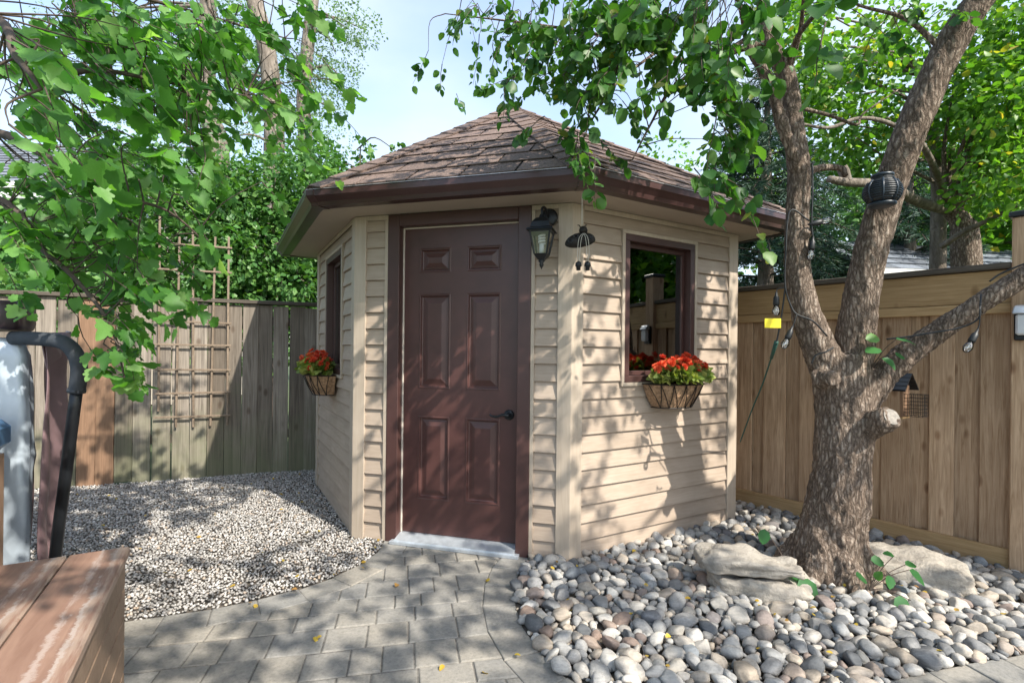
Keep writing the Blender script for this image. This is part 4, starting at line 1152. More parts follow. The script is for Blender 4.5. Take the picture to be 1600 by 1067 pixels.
tp = [np.array([1.848,2.90,-0.06]), np.array([1.855,2.90,0.10]), np.array([1.885,2.90,0.30]), np.array([1.925,2.90,0.60]), np.array([1.93,2.90,0.90]), np.array([1.92,2.90,1.12]), np.array([1.925,2.90,1.27])]
tr_ = np.interp(np.linspace(0,1,37), np.linspace(0,1,7), [0.225,0.182,0.150,0.138,0.130,0.138,0.125])
tm.tube(spline(tp)-T0, tr_, 24)
for a in (0.3, 1.5, 2.7, 3.7, 4.7, 5.6):            # root flare
    d = np.array([math.cos(a), math.sin(a), 0]); b0 = np.array([1.86,2.90,0.0])
    tm.tube(np.array([b0+d*0.08+[0,0,0.30], b0+d*0.13+[0,0,0.14], b0+d*0.19+[0,0,0.05], b0+d*0.26+[0,0,-0.04]])-T0, [0.05,0.07,0.07,0.05], 12)
LL, LLr = limb([(1318,625,2.9),(1290,565,2.88),(1262,500,2.86),(1246,430,2.86),(1243,350,2.86),(1246,275,2.86),(1236,200,2.88),(1224,120,2.88),(1197,65,2.86),(1186,0,2.84),(1178,-90,2.8),(1165,-220,2.75)],
               [0.095,0.086,0.072,0.062,0.058,0.056,0.047,0.043,0.037,0.033,0.03,0.026])
ML, MLr = limb([(1325,620,2.9),(1337,520,2.88),(1350,430,2.84),(1376,330,2.78),(1402,250,2.72),(1440,155,2.66),(1480,70,2.60),(1525,0,2.54),(1575,-70,2.48),(1660,-190,2.38)],
               [0.10,0.09,0.081,0.077,0.074,0.071,0.067,0.061,0.053,0.04])
RL, RLr = limb([(1345,630,2.9),(1382,585,2.86),(1430,543,2.80),(1485,505,2.72),(1545,465,2.64),(1605,428,2.56),(1720,355,2.42),(1860,250,2.25),(1990,120,2.1)],
               [0.085,0.064,0.053,0.049,0.046,0.043,0.038,0.031,0.022])
SL, SLr = limb([(1246,285,2.86),(1232,235,2.82),(1214,180,2.80),(1198,130,2.80),(1174,90,2.80),(1160,62,2.80)], [0.035,0.032,0.029,0.026,0.022,0.018])
for P, r in ((LL,LLr),(ML,MLr),(RL,RLr),(SL,SLr)): tm.tube(P-T0, r, 16)
stub0, stub1 = at(1345,670,2.86), at(1392,652,2.66)
tm.tube(np.array([stub0, (stub0+stub1)/2, stub1])-T0, [0.075,0.058,0.050], 14)
kn = at(1302,592,2.74); tm.tube(np.array([kn+[0,0.1,0], kn+[-0.005,-0.01,0]])-T0, [0.06,0.036], 12)
kn2 = at(1262,360,2.78); tm.tube(np.array([at(1246,375,2.86), kn2])-T0, [0.04,0.022], 10)
tmesh = remesh_obj(tm, 0.0105, 'trunk')
nv = len(tmesh.vertices); co = np.empty(nv*3); tmesh.vertices.foreach_get('co', co); co = co.reshape(-1,3)
nr = np.empty(nv*3); tmesh.vertices.foreach_get('normal', nr); nr = nr.reshape(-1,3)
def bark_disp(p):
    v = Vector(p); low = max(0.0, 1-p[2]/1.4)
    w = noise.noise(v*5)*0.35
    a = noise.noise(Vector((v.x*15+w, v.y*15+w, v.z*2.3))); b = noise.noise(Vector((v.x*42, v.y*42, v.z*13)))
    return (0.5-abs(a))*0.036*(0.45+0.65*low) + (0.4-abs(b))*0.016 + noise.noise(v*3.2)*0.016*(0.4+low)
disp = np.array([bark_disp(p) for p in co])
hgt = np.clip(co[:,2], 0, 3); disp *= np.where(co[:,2] > 1.5, 0.65, 1.0)
co += nr*disp[:,None]
tmesh.vertices.foreach_set('co', co.ravel()); tmesh.polygons.foreach_set('use_smooth', [True]*len(tmesh.polygons)); tmesh.update()
obj('trunk', tmesh, M['bark'], tree)
d = norm(stub1-stub0); a = np.linspace(0, 2*np.pi, 18, endpoint=False); u = norm(np.cross(d,[0,0,1.0])); w = np.cross(u, d)
ce = stub1-T0+d*0.012
MB().add(np.vstack([ce+0.043*(np.cos(a)[:,None]*u+np.sin(a)[:,None]*w), ce-d*0.03+0.045*(np.cos(a)[:,None]*u+np.sin(a)[:,None]*w)]), [tuple(range(18))]+[(i,18+i,18+(i+1)%18,(i+1)%18) for i in range(18)]).build('cut_stub', M['cut'], tree)

# ------------------------------------------------------------------ foliage by sprigs
class Leaves:
    def __init__(s): s.p=[]; s.d=[]; s.n=[]; s.s=[]; s.tw=MB()
    def sprig(s, start, direc, length, n, size, droop=0.5, r0=0.004):
        start = np.asarray(start, float); d = norm(np.asarray(direc, float)); m = 5; P=[start]
        for i in range(m):
            d = norm(d+np.array([0,0,-droop/m])+rng.normal(0,0.10,3)); P.append(P[-1]+d*length/m)
        P = np.array(P); s.tw.tube(P, np.linspace(r0, r0*0.35, m+1), 4, cap=False)
        t = np.sort(rng.uniform(0.12, 1.0, n)); t[-1] = 1.0
        idx = np.clip(t*m, 0, m-1e-6); i0 = idx.astype(int); fr_ = (idx-i0)[:,None]
        pos = P[i0]*(1-fr_)+P[i0+1]*fr_; tg = norm(P[i0+1]-P[i0])
        sd = norm(np.cross(tg, [0,0,1.0])+1e-6); sg = np.where(np.arange(n)%2==0, 1, -1)[:,None]
        ld = norm(sd*sg*rng.uniform(0.5,1.1,(n,1))+tg*0.6+np.array([0,0,-0.45])+rng.normal(0,0.3,(n,3)))
        ln = np.array([0,0,1.0])+rng.normal(0,0.55,(n,3))
        pos = pos+ld*0.012
        s.p.append(pos); s.d.append(ld); s.n.append(ln); s.s.append(size*rng.uniform(0.45,1.2,n))
    def connect(s, a, b, r=0.006, sag=0.06):
        a, b = np.asarray(a, float), np.asarray(b, float); m_ = (a+b)/2+np.array([0,0,sag*np.linalg.norm(b-a)])+rng.normal(0,0.02,3)
        s.tw.tube(spline([a, m_, b], 4), np.linspace(r*1.6, r*0.6, 9), 5, cap=False)
    def finish(s, par, kind, mat, individuals=300, name='leaf', org=None, twigmat=None):
        p = np.concatenate(s.p); d = np.concatenate(s.d); nn = np.concatenate(s.n); sz = np.concatenate(s.s)
        org = np.array(par.location)
        D = p[:,1]; px = 800+F*p[:,0]/np.maximum(D,0.05); py = yh(px)-(p[:,2]-CAMH)*F/np.maximum(D,0.05)
        sc = np.where((D > 0.4)&(px > -10)&(px < 1610)&(py > -10)&(py < 1075), sz/np.maximum(D,0.1), 0)
        order = np.argsort(-sc); k = min(individuals, int((sc > 0).sum())); ind, rest = order[:k], order[k:]
        crown = bpy.data.objects.new('crown', None); COL.objects.link(crown); crown.parent = par
        if len(rest):
            lm = leaves_mesh('leaves', p[rest]-org, d[rest], nn[rest], sz[rest], kind); o_ = obj('leaves', lm, mat, crown); o_['kind'] = 'stuff'
        v, f = leaf_shape(kind); LM = []
        for q in range(10):
            LM.append(fast_mesh(name, curl_leaf(v[None], rng.normal(0.12,0.24,1), rng.uniform(-0.3,2.8,1), rng.uniform(0.8,1.15,1))[0], f, 3, None, False)); LM[-1].materials.append(mat)
        Fm = leaf_frames(d[ind], nn[ind])
        for q, i in enumerate(ind):
            o_ = bpy.data.objects.new(name, LM[q % 10]); COL.objects.link(o_); o_.parent = crown
            mm = Matrix([[*Fm[q][r]*sz[i], 0] for r in range(3)]+[[0,0,0,1]]); mm.translation = Vector(p[i]-org); o_.matrix_local = mm
        if s.tw.n:
            s.tw.v = [v-org for v in s.tw.v]
            s.tw.build('twigs', twigmat or M['twig'], par, smooth=True)['kind'] = 'stuff'
        print(par.name, 'leaves', len(p), 'single', k)

lv = Leaves()
branches = []
def branch(pix, r):
    P, rr = limb(pix, r, 5); MB().tube(P-T0, rr, 8).build('branch', M['bark'], tree, smooth=True); branches.append(P); return P
branch([(1195,66,2.86),(1150,78,2.86),(1090,100,2.88),(1020,82,2.92),(930,55,2.98),(840,40,3.05),(760,30,3.15),(690,22,3.25)], [0.022,0.019,0.016,0.013,0.010,0.008,0.005,0.003])
branch([(1160,62,2.80),(1100,100,2.75),(1045,140,2.72),(1010,200,2.70),(985,250,2.70)], [0.014,0.012,0.009,0.006,0.003])
branch([(1186,0,2.84),(1080,-40,2.75),(960,-60,2.7),(840,-80,2.7),(720,-60,2.8)], [0.022,0.018,0.014,0.010,0.006])
branch([(1020,82,2.92),(960,130,2.88),(920,190,2.84),(895,250,2.82)], [0.009,0.007,0.005,0.003])
branch([(1224,110,2.88),(1240,60,2.7),(1270,20,2.4),(1300,-30,2.1)], [0.018,0.014,0.010,0.007])
branch([(1228,110,2.88),(1245,50,2.75),(1250,-10,2.6)], [0.018,0.013,0.008])
branch([(1160,62,2.80),(1150,10,2.6),(1130,-40,2.3),(1110,-80,2.1)], [0.012,0.010,0.008,0.006])
branch([(1245,290,2.86),(1270,265,2.9),(1310,263,2.92),(1318,275,2.9)], [0.024,0.02,0.018,0.015])
branch([(1470,80,2.6),(1410,30,2.65),(1340,10,2.7),(1270,-20,2.7)], [0.016,0.011,0.007,0.004])
branch([(1230,165,2.88),(1290,180,2.95),(1335,195,3.0),(1345,178,3.05),(1400,140,3.1)], [0.012,0.010,0.008,0.006,0.003])
bn_pts = np.vstack(branches)
def cluster(cx, cy_, sx, sy, D0, D1, n, size, length, nl, down=0.6, conn=True):
    for _ in range(n):
        x_, y_ = cx+rng.normal(0,sx), cy_+rng.normal(0,sy); D = rng.uniform(D0, D1)
        p = at(x_, y_, D); j = np.argmin(np.linalg.norm(bn_pts-p, axis=1)); b = bn_pts[j]
        if conn and np.linalg.norm(b-p) < 0.45: lv.connect(b, p, 0.0022)
        dv = norm(p-b+rng.normal(0,0.12,3))*np.array([1,1,0.3]) + np.array([0,0,-down]) + rng.normal(0,0.25,3)
        lv.sprig(p, dv, length*rng.uniform(0.6,1.2), nl, size, 0.5, 0.0028)
cluster(770, 35, 55, 35, 2.95, 3.3, 22, 0.058, 0.26, 11)
cluster(720, 110, 25, 20, 3.05, 3.25, 3, 0.055, 0.18, 7)
cluster(830, 105, 35, 25, 2.9, 3.2, 7, 0.058, 0.2, 9)
cluster(905, 50, 50, 50, 2.4, 3.0, 54, 0.064, 0.28, 13)
cluster(905, 160, 40, 38, 2.5, 2.85, 14, 0.064, 0.26, 12)
cluster(888, 225, 14, 15, 2.35, 2.5, 4, 0.062, 0.24, 10, 1.2)
cluster(1010, 40, 65, 40, 2.3, 2.9, 50, 0.066, 0.28, 12)
cluster(1110, 70, 45, 50, 1.9, 2.6, 28, 0.07, 0.26, 11)
cluster(1120, 190, 28, 50, 1.9, 2.4, 13, 0.068, 0.26, 10, 1.0)
cluster(1105, 270, 28, 22, 2.0, 2.4, 5, 0.066, 0.2, 8, 1.0)
cluster(1255, 15, 50, 20, 1.5, 2.2, 9, 0.075, 0.22, 7)
cluster(1400, 15, 50, 18, 2.4, 3.0, 7, 0.066, 0.24, 10)
# overhead crown out of frame: unseen canopy placed and gapped to dapple the yard
count = 0
while count < 900:
    p = np.array([rng.uniform(-1.8,4.6), rng.uniform(-1.8,3.0), rng.uniform(2.9,4.9)])
    if p[1] > 0.2:
        py = yh(800)-(p[2]-CAMH)*F/p[1]; px = 800+F*p[0]/p[1]
        if -60 < px < 1680 and py > -120: continue
    q = p - np.array(SUNV)*p[2]/SUNV.z                # where its shade lands on the ground
    thr = -0.02 if q[0] < -0.9 and q[1] > 2.3 else (-0.5 if q[1] < 3.0 and q[0] < 0.4 else (-0.45 if q[1] < 3.3 else -0.24))
    if noise.noise(Vector((q[0], q[1], 0.3))*1.3+Vector((3.3,1.7,0))) < thr: continue
    lv.sprig(p, np.r_[rng.normal(0,1,2), rng.normal(-0.2,0.3)], rng.uniform(0.25,0.45), 14, 0.068, 0.4, 0.004); count += 1
for tgt, src in (((0.6,0.9,4.2), LL[-1]), ((-0.9,0.6,4.3), LL[-1]), ((2.6,0.8,3.9), ML[-1]), ((1.6,0.0,4.2), ML[-1]), ((3.3,0.9,3.4), RL[-1]), ((3.4,-0.4,3.9), RL[-1])):
    lv.connect(src, tgt, 0.022, 0.05)
lv.finish(tree, 'oval', M['leaf_main'])

# shoots at the foot of the tree
def shoot(label, base_px, D, leaves):
    b = at(*base_px, D); b[2] = max(0.03, b[2])
    s = thing('leafy_shoot', label, 'shoot', b)
    for (x_, y_, dd, sz, ax, ay, az) in leaves:
        p = at(x_, y_, dd)-b; m_ = p*0.5+np.array([0,0,0.02])
        MB().tube(spline([(0,0,0), m_, p], 4), 0.0022, 5).build('stem', M['twig'], s)
        lm = leaves_mesh('leaf', p[None], np.array([[ax,ay,az]]), np.array([[0.1,-0.55,0.8]])+rng.normal(0,0.2,(1,3)), np.array([sz]), 'oval'); obj('leaf', lm, M['shoot'], s)
shoot('green leafy shoot between layered rock and trunk', (1252,928), 2.64, [(1198,826,2.75,0.085,-.1,-.1,-.4),(1220,888,2.66,0.075,-1,0,.1),(1236,897,2.64,0.09,1,-.2,-.25),(1252,905,2.6,0.12,.6,-.4,-.9)])
shoot('green leafy shoot rising in front of the buff boulder', (1362,922), 2.60, [(1356,905,2.6,0.075,-.6,-.2,.2),(1372,905,2.58,0.055,.2,-.2,.5),(1384,878,2.66,0.07,-.8,0,.1),(1392,898,2.6,0.07,-.1,-.2,-.6),(1418,882,2.66,0.06,.9,0,.0),(1424,890,2.6,0.10,.7,-.3,-.7),(1410,930,2.5,0.095,-.1,-.3,-.4),(1432,940,2.5,0.08,.5,-.2,-.6),(1400,868,2.7,0.05,-.5,0,.3)])
shoot('little leafy shoot sprouting from the low right limb', (1362,575), 2.80, [(1352,530,2.74,0.085,.9,-.1,.15),(1375,545,2.72,0.09,-.9,-.1,-.25),(1400,530,2.70,0.10,.9,-.2,-.05),(1378,560,2.68,0.085,.5,-.4,-.5),(1398,552,2.72,0.06,.6,0,-.4)])

# ================================================================== THINGS ON THE TREE
gl = at(1376, 300, 2.62)
gb_ = thing('globe_lantern', 'dark blue ribbed globe lantern hung on the leaning limb', 'lantern', gl)
MB().lathe([(0.042,0.078),(0.048,0.074),(0.048,0.062),(0.060,0.055),(0.078,0.025),(0.083,0.0),(0.078,-0.025),(0.062,-0.052),(0.052,-0.06)], 24).build('globe', M['cord'], gb_)
M['navy'] = mat_plain('navy_rib', (0.02,0.032,0.048), 0.4, var=0.3, scale=40)
for k in range(8):
    a = k*math.pi/4+0.2; c_, s_ = math.cos(a), math.sin(a)
    MB().tube([(r*c_, r*s_, z) for r, z in ((0.061,0.057),(0.080,0.025),(0.086,0.0),(0.080,-0.027),(0.063,-0.054))], 0.005, 6).build('rib', M['navy'], gb_, smooth=True)
for z in np.linspace(-0.042, 0.045, 9):
    r = np.interp(z, [-0.052,-0.025,0,0.025,0.055], [0.063,0.080,0.0845,0.080,0.062]); a = np.linspace(0, 2*np.pi, 33)
    MB().tube(np.c_[r*np.cos(a), r*np.sin(a), np.full(33, z)], 0.0022, 5, cap=False).build('hoop', M['navy'], gb_, smooth=True)
MB().lathe([(0.048,-0.056),(0.062,-0.060),(0.064,-0.070),(0.050,-0.078)], 24).build('base_ring', M['navy'], gb_, smooth=True)
MB().lathe([(0.046,0.075),(0.052,0.080),(0.050,0.090),(0.034,0.094)], 24).build('top_ring', M['navy'], gb_, smooth=True)
hk = at(1380,262,2.72)-gl; MB().tube(spline([(0,0,0.09),(0.0,0.0,0.13),hk]), 0.004, 6).build('hook', M['iron'], gb_)

bf = at(1398, 652, 3.08)
feeder = thing('bird_feeder', 'small wooden bird feeder with dark slatted roof and wire cage', 'bird feeder', bf, R(-56))
MB().box(-0.10, 0.06, -0.055, 0.055, 0.0, 0.012).build('floor', M['cedar_h'], feeder)
MB().box(0.045, 0.06, -0.05, 0.05, 0.0125, 0.20).build('end_panel', M['newer'], feeder)
MB().box(-0.10, -0.085, -0.05, 0.05, 0.0125, 0.20).build('end_panel', M['newer'], feeder)
for s in (-1, 1):
    for k in range(4):
        y0, y1 = 0.001+0.026*k, 0.001+0.026*(k+1)+0.004; z0, z1 = 0.265-0.024*k-0.004*0, 0.265-0.024*(k+1)
        MB().hexa([(-0.13,s*y0,z0),(0.09,s*y0,z0),(0.09,s*y1,z1),(-0.13,s*y1,z1)], [(-0.13,s*y0,z0+0.010),(0.09,s*y0,z0+0.010),(0.09,s*y1,z1+0.010),(-0.13,s*y1,z1+0.010)]).build('roof_slat', M['black'], feeder)
wc = MB()
for k in range(6):
    wc.tube([(0.065+0.018*k,-0.045,0.02),(0.065+0.018*k,-0.045,0.15)], 0.0016, 4); wc.tube([(0.065+0.018*k,0.045,0.02),(0.065+0.018*k,0.045,0.15)], 0.0016, 4)
for k in range(7):
    z = 0.02+0.13*k/6; wc.tube([(0.062,-0.045,z),(0.155,-0.045,z),(0.155,0.045,z),(0.062,0.045,z)], 0.0016, 4)
for k in range(5): wc.tube([(0.155,-0.045+0.0225*k,0.02),(0.155,-0.045+0.0225*k,0.15)], 0.0016, 4)
wc.build('suet_cage', M['iron'], feeder)
hp = at(1385,588,2.9)-bf; MB().tube([(-0.02,0,0.275), tuple(Matrix.Rotation(R(56),3,'Z') @ Vector(hp))], 0.002, 5).build('hanging_wire', M['iron'], feeder)

sl0 = at(1240,490,2.75)
lights = thing('string_lights', 'black string lights with clear bulbs wound on the tree limbs', 'string lights', sl0)
def cable(pix, r=0.0045, mat='cord', name='cable'): MB().tube(spline([at(*p) for p in pix], 6)-sl0, r, 6).build(name, M[mat], lights, smooth=True)
cable([(1266,255,2.78),(1267,300,2.77),(1266,345,2.77),(1268,372,2.77)]); cable([(1262,345,2.77),(1232,330,2.77),(1226,400,2.76),(1226,448,2.76),(1236,480,2.75),(1246,492,2.74),(1270,502,2.74),(1292,525,2.75)])
cable([(1268,568,2.73),(1275,555,2.72),(1290,550,2.70),(1302,543,2.70)]); cable([(1226,448,2.76),(1221,490,2.78),(1216,520,2.80),(1212,540,2.81)])
cable([(1640,398,2.44),(1600,412,2.48),(1562,428,2.54),(1545,440,2.56)], 0.005); cable([(1531,478,2.55),(1528,498,2.56),(1500,512,2.60),(1450,521,2.66),(1420,526,2.70),(1385,530,2.74)]); cable([(1531,478,2.55),(1532,460,2.58)])
def socket(pxt, pxb, D):
    a, b = at(*pxt, D)-sl0, at(*pxb, D)-sl0; d = norm(b-a); L = np.linalg.norm(b-a)
    s = MB().tube([a-d*0.02, a, a+d*0.01, a+d*0.048, a+d*0.055], [0.005,0.008,0.015,0.017,0.014], 12).build('socket', M['cord'], lights, smooth=True)
    MB().tube([a+d*0.0555, a+d*0.068, a+d*0.088, a+d*0.106, a+d*0.116], [0.012,0.017,0.022,0.016,0.004], 14).build('bulb', M['glass'], s, smooth=True)
    MB().tube([a+d*0.056, a+d*0.075, a+d*0.098], [0.004,0.0025,0.001], 6).build('filament', M['string'], s)
for q in (((1212,462),(1212,490),2.78), ((1236,515),(1222,548),2.74), ((1525,520),(1505,556),2.55), ((1268,375),(1264,405),2.77), ((1266,350),(1290,345),2.77)): socket(*q)
cable([(1226,450,2.76),(1214,452,2.78),(1212,460,2.78)], 0.003); cable([(1244,492,2.74),(1240,505,2.74),(1237,514,2.74)], 0.003); cable([(1530,480,2.55),(1530,505,2.55),(1526,518,2.55)], 0.003)
tg = at(1207,505,2.77)-sl0; MB().box(-0.045,0.045,-0.001,0.001,-0.026,0.026).build('warning_tag', M['yellow'], lights, loc=tg)
ec0 = at(1212,540,2.81)
ec = thing('extension_cord', 'green extension cord running down from the string lights to the shed corner', 'cord', ec0)
MB().tube(spline([at(*p) for p in [(1212,540,2.81),(1205,560,2.9),(1192,600,3.1),(1176,640,3.35),(1158,690,3.66)]], 6)-ec0, 0.005, 6).build('cable', M['cordg'], ec, smooth=True)
MB().tube([at(1213,534,2.805)-ec0, at(1205,560,2.9)-ec0], [0.012,0.009], 10).build('plug', M['cordg'], ec, smooth=True)

# ================================================================== FOREGROUND MAPLE (left)
maple = thing('maple_tree', 'broad-leaved tree overhanging the hot tub with drooping leafy branches', 'tree', (-4.3, 2.2, 0))
mt = MB(); mo = np.array([-4.3,2.2,0])
mt.tube(spline([(0,0,0),(0.05,0,1.2),(0.0,0.05,2.4),(0.1,0,3.6),(0.0,0,4.6)]), np.linspace(0.17,0.08,33), 12)
mv = Leaves(); mbr = []
def mbranch(P, r):
    P = spline([np.array(p) for p in P], 5); MB().tube(P-mo, r, 8).build('branch', M['twig'], maple, smooth=True); mbr.append(P)
A1 = [(-4.25,2.2,2.6),(-3.5,2.0,2.9),at(-40,90,2.3),at(60,120,2.05),at(150,110,2.05),at(260,130,2.2),at(380,150,2.4)]
mbranch(A1, [0.05,0.035,0.022,0.014,0.010,0.006,0.003])
mbranch([(-4.25,2.2,2.2),(-3.4,2.1,2.2),at(-30,300,2.2),at(60,385,2.15),at(120,440,2.1),at(172,508,2.05),at(195,590,2.0)], [0.04,0.028,0.018,0.013,0.009,0.006,0.003])
mbranch([(-4.2,2.2,3.2),(-3.4,2.1,3.4),at(0,-60,2.4),at(120,-30,2.5),at(300,20,2.7),at(440,60,2.9)], [0.04,0.03,0.02,0.014,0.008,0.004])
mbranch([(-3.4,2.1,2.2),at(-60,200,1.9),at(60,240,1.8),at(160,300,1.9),at(260,330,2.05),at(330,390,2.2)], [0.022,0.016,0.012,0.008,0.005,0.003])
mbranch([(-3.5,2.0,2.9),at(-80,0,1.5),at(20,90,1.25),at(60,140,1.2)], [0.022,0.014,0.008,0.004])
mbp = np.vstack(mbr)
def mcluster(cx, cy_, sx, sy, D0, D1, n, size, length, nl, down=0.5):
    for _ in range(n):
        x_, y_ = cx+rng.normal(0,sx), cy_+rng.normal(0,sy); D = rng.uniform(D0, D1)
        p = at(x_, y_, D); b = mbp[np.argmin(np.linalg.norm(mbp-p, axis=1))]
        if np.linalg.norm(b-p) < 0.5: mv.connect(b, p, 0.0022)
        mv.sprig(p, np.array([0.8,0.1,-down])+rng.normal(0,0.3,3), length*rng.uniform(0.6,1.2), nl, size, 0.5, 0.0028)
mcluster(90, 90, 70, 60, 1.7, 2.4, 34, 0.072, 0.3, 9)
mcluster(30, 130, 35, 60, 1.15, 1.5, 10, 0.072, 0.22, 6)
mcluster(250, 100, 70, 55, 2.1, 2.8, 41, 0.072, 0.3, 9)
mcluster(400, 95, 50, 45, 2.4, 3.0, 19, 0.070, 0.28, 8)
mcluster(110, 250, 70, 50, 1.8, 2.4, 31, 0.072, 0.3, 9)
mcluster(260, 250, 60, 45, 2.1, 2.6, 24, 0.070, 0.28, 8)
mcluster(150, 25, 70, 25, 1.9, 2.6, 20, 0.074, 0.28, 9)
mcluster(340, 25, 60, 25, 2.3, 2.9, 16, 0.072, 0.28, 8)
mcluster(50, 370, 50, 30, 1.9, 2.4, 13, 0.072, 0.26, 9)
mcluster(150, 400, 40, 35, 1.95, 2.4, 14, 0.072, 0.26, 9)
mcluster(215, 410, 35, 30, 2.0, 2.4, 8, 0.070, 0.24, 8)
mcluster(150, 470, 22, 18, 2.0, 2.3, 7, 0.074, 0.24, 8)
mcluster(175, 525, 18, 18, 1.98, 2.15, 4, 0.078, 0.20, 6)
mcluster(165, 575, 10, 10, 1.98, 2.05, 2, 0.085, 0.15, 4)
for _ in range(90):
    p = np.array([rng.uniform(-5.6,-2.9), rng.uniform(0.2,3.4), rng.uniform(2.3,5.0)])
    mv.sprig(p, rng.normal(0,1,3), 0.4, 12, 0.095, 0.4)
mt.build('trunk', M['bark2'], maple, smooth=True)
mv.finish(maple, 'maple', M['leaf_maple'])

# ================================================================== BACKGROUND VEGETATION
def clump_leaves(centers, radii, n_per, size, kind, squash=1.0, jit=0.25, flat=0.5):
    P=[]; Dv=[]; N=[]; S=[]
    for c, r in zip(centers, radii):
        n_ = int(n_per); u = norm(rng.normal(0,1,(n_,3))); rad = r*rng.uniform(0.45,1.0,(n_,1))**0.5
        p = np.asarray(c)+u*rad*np.array([1,1,squash])
        P.append(p); N.append(u*flat+np.array([0,0,0.5])+rng.normal(0,0.4,(n_,3))); Dv.append(u+rng.normal(0,0.6,(n_,3))+np.array([0,0,-0.3])); S.append(size*rng.uniform(0.6,1.2,n_))
    return np.concatenate(P), np.concatenate(Dv), np.concatenate(N), np.concatenate(S)
def crown_tree(name, label, base, trunk_pts, trunk_r, centers, radii, n_per, size, kind, mat, bark, squash=0.85, cat='tree', limbs=8, group=None):
    t = thing(name, label, cat, base, group=group); b = np.array(base, float)
    m = MB(); P = spline([np.array(p, float) for p in trunk_pts], 6); m.tube(P-b, np.interp(np.linspace(0,1,len(P)), np.linspace(0,1,len(trunk_r)), trunk_r), 12)
    m.build('trunk', bark, t, smooth=True)
    if limbs:
        lm = MB()
        for c in list(centers)[::max(1, len(centers)//limbs)]:
            c = np.array(c); ok = P[P[:,2] < c[2]+0.1]
            s = ok[np.argmin(np.linalg.norm(ok-c, axis=1))] if len(ok) else P[0]
            lm.tube(spline([s, (s+c)/2+np.array([0,0,0.1])+rng.normal(0,0.08,3), c], 4)-b, np.linspace(min(0.035,max(0.012,trunk_r[-1]*0.6)),0.005,9), 5)
        lm.build('branches', bark, t, smooth=True)['kind'] = 'stuff'
    p, d_, n_, s_ = clump_leaves(centers, radii, n_per, size, kind, squash)
    o_ = obj('crown', leaves_mesh('crown', p-b, d_, n_, s_, kind), mat, t); o_['kind'] = 'stuff'
    return t
def blob(c, ext, n): return [np.array(c)+rng.uniform(-1,1,3)*np.array(ext) for _ in range(n)]

# hedge shrubs behind the weathered fence
hs = [((165,300),6.6,1.0,'bushy green shrub behind the old fence, the one nearest the hot tub'), ((300,330),6.4,1.0,'dense green shrub behind the trellis above the old fence'),
      ((420,330),6.5,0.9,'dense green shrub behind the old fence next to the shed eave'), ((470,300),7.4,0.9,'taller loose shrub topping the hedge beside the shed roof')]
for (px_, py_), D, w_, lab in hs:
    c = at(px_, py_+40, D); cs = blob((c[0], c[1], 2.1), (0.85*w_, 0.35, 0.9), 34)
    cs += blob((c[0], c[1], at(px_, py_-30, D)[2]), (0.7*w_, 0.35, 0.35), 12)
    crown_tree('hedge_shrub', lab, (c[0], c[1]+0.1, 0), [(c[0],c[1]+0.1,0),(c[0],c[1]+0.1,1.2),(c[0]+0.1,c[1]+0.1,2.2)], [0.06,0.04,0.02], cs, rng.uniform(0.24,0.42,len(cs)), 230, 0.085, 'simple', M['leaf_hedge'], M['twig'], cat='shrub')
# sapling tips peeking over the eave
c = at(560,262,7.2); crown_tree('sapling', 'slender sapling tip showing against the sky beside the roof', (c[0],c[1],0), [(c[0],c[1],0),(c[0]-.05,c[1],2),(c[0],c[1],c[2]+0.3)], [0.03,0.02,0.008],
    [at(545,265,7.2), at(565,235,7.2), at(575,265,7.2), at(540,290,7.2), at(620,240,7.2), at(515,270,7.2)], [0.22,0.14,0.18,0.25,0.12,0.25], 48, 0.075, 'oval', M['leaf_hedge'], M['twig'], cat='sapling', limbs=6)
# locust trunks
def locust(label, pts, w, seed, extra):
    P = [at(*p) for p in pts]; b = np.array([P[0][0]-0.1, P[0][1], 0.0]); P = [b]+P
    cs = [at(px_+rng.normal(0,22), py_+rng.normal(0,22), D+rng.uniform(-0.8,0.8)) for px_, py_, D in extra for _ in range(3)]
    crown_tree('locust_tree', label, b, P, [w*1.15,w,w*0.9,w*0.75], cs, rng.uniform(0.30,0.65,len(cs)), 300, 0.055, 'simple', M['leaf_locust'], M['bark2'], squash=0.7, limbs=22, group='tall pale trunks beyond the old fence')
locust('tall pale trunk beyond the hedge, farthest from the shed roof, lightly leafed', [(340,260,9.5),(322,180,9.5),(318,90,9.5),(322,-80,9.5)], 0.175, 1,
       [(200,160,10),(250,60,10),(290,200,10),(330,30,10),(180,40,10.5),(130,140,10.5),(80,60,11),(240,230,10)])
locust('tall pale trunk beyond the hedge, between the two other pale trunks', [(425,260,9.2),(422,170,9.2),(412,80,9.2),(385,-20,9.2),(350,-120,9.2)], 0.17, 2, [(380,100,9.6),(400,40,9.6),(360,190,9.6),(440,120,9.6)])
locust('tall pale slender trunk beyond the hedge, next to the open sky', [(474,260,9.0),(470,160,9.0),(477,60,9.0),(490,-60,9.0)], 0.125, 3, [(500,60,9.2),(520,110,9.2),(505,170,9.2),(540,30,9.2),(490,220,9.2),(525,10,9.3)])

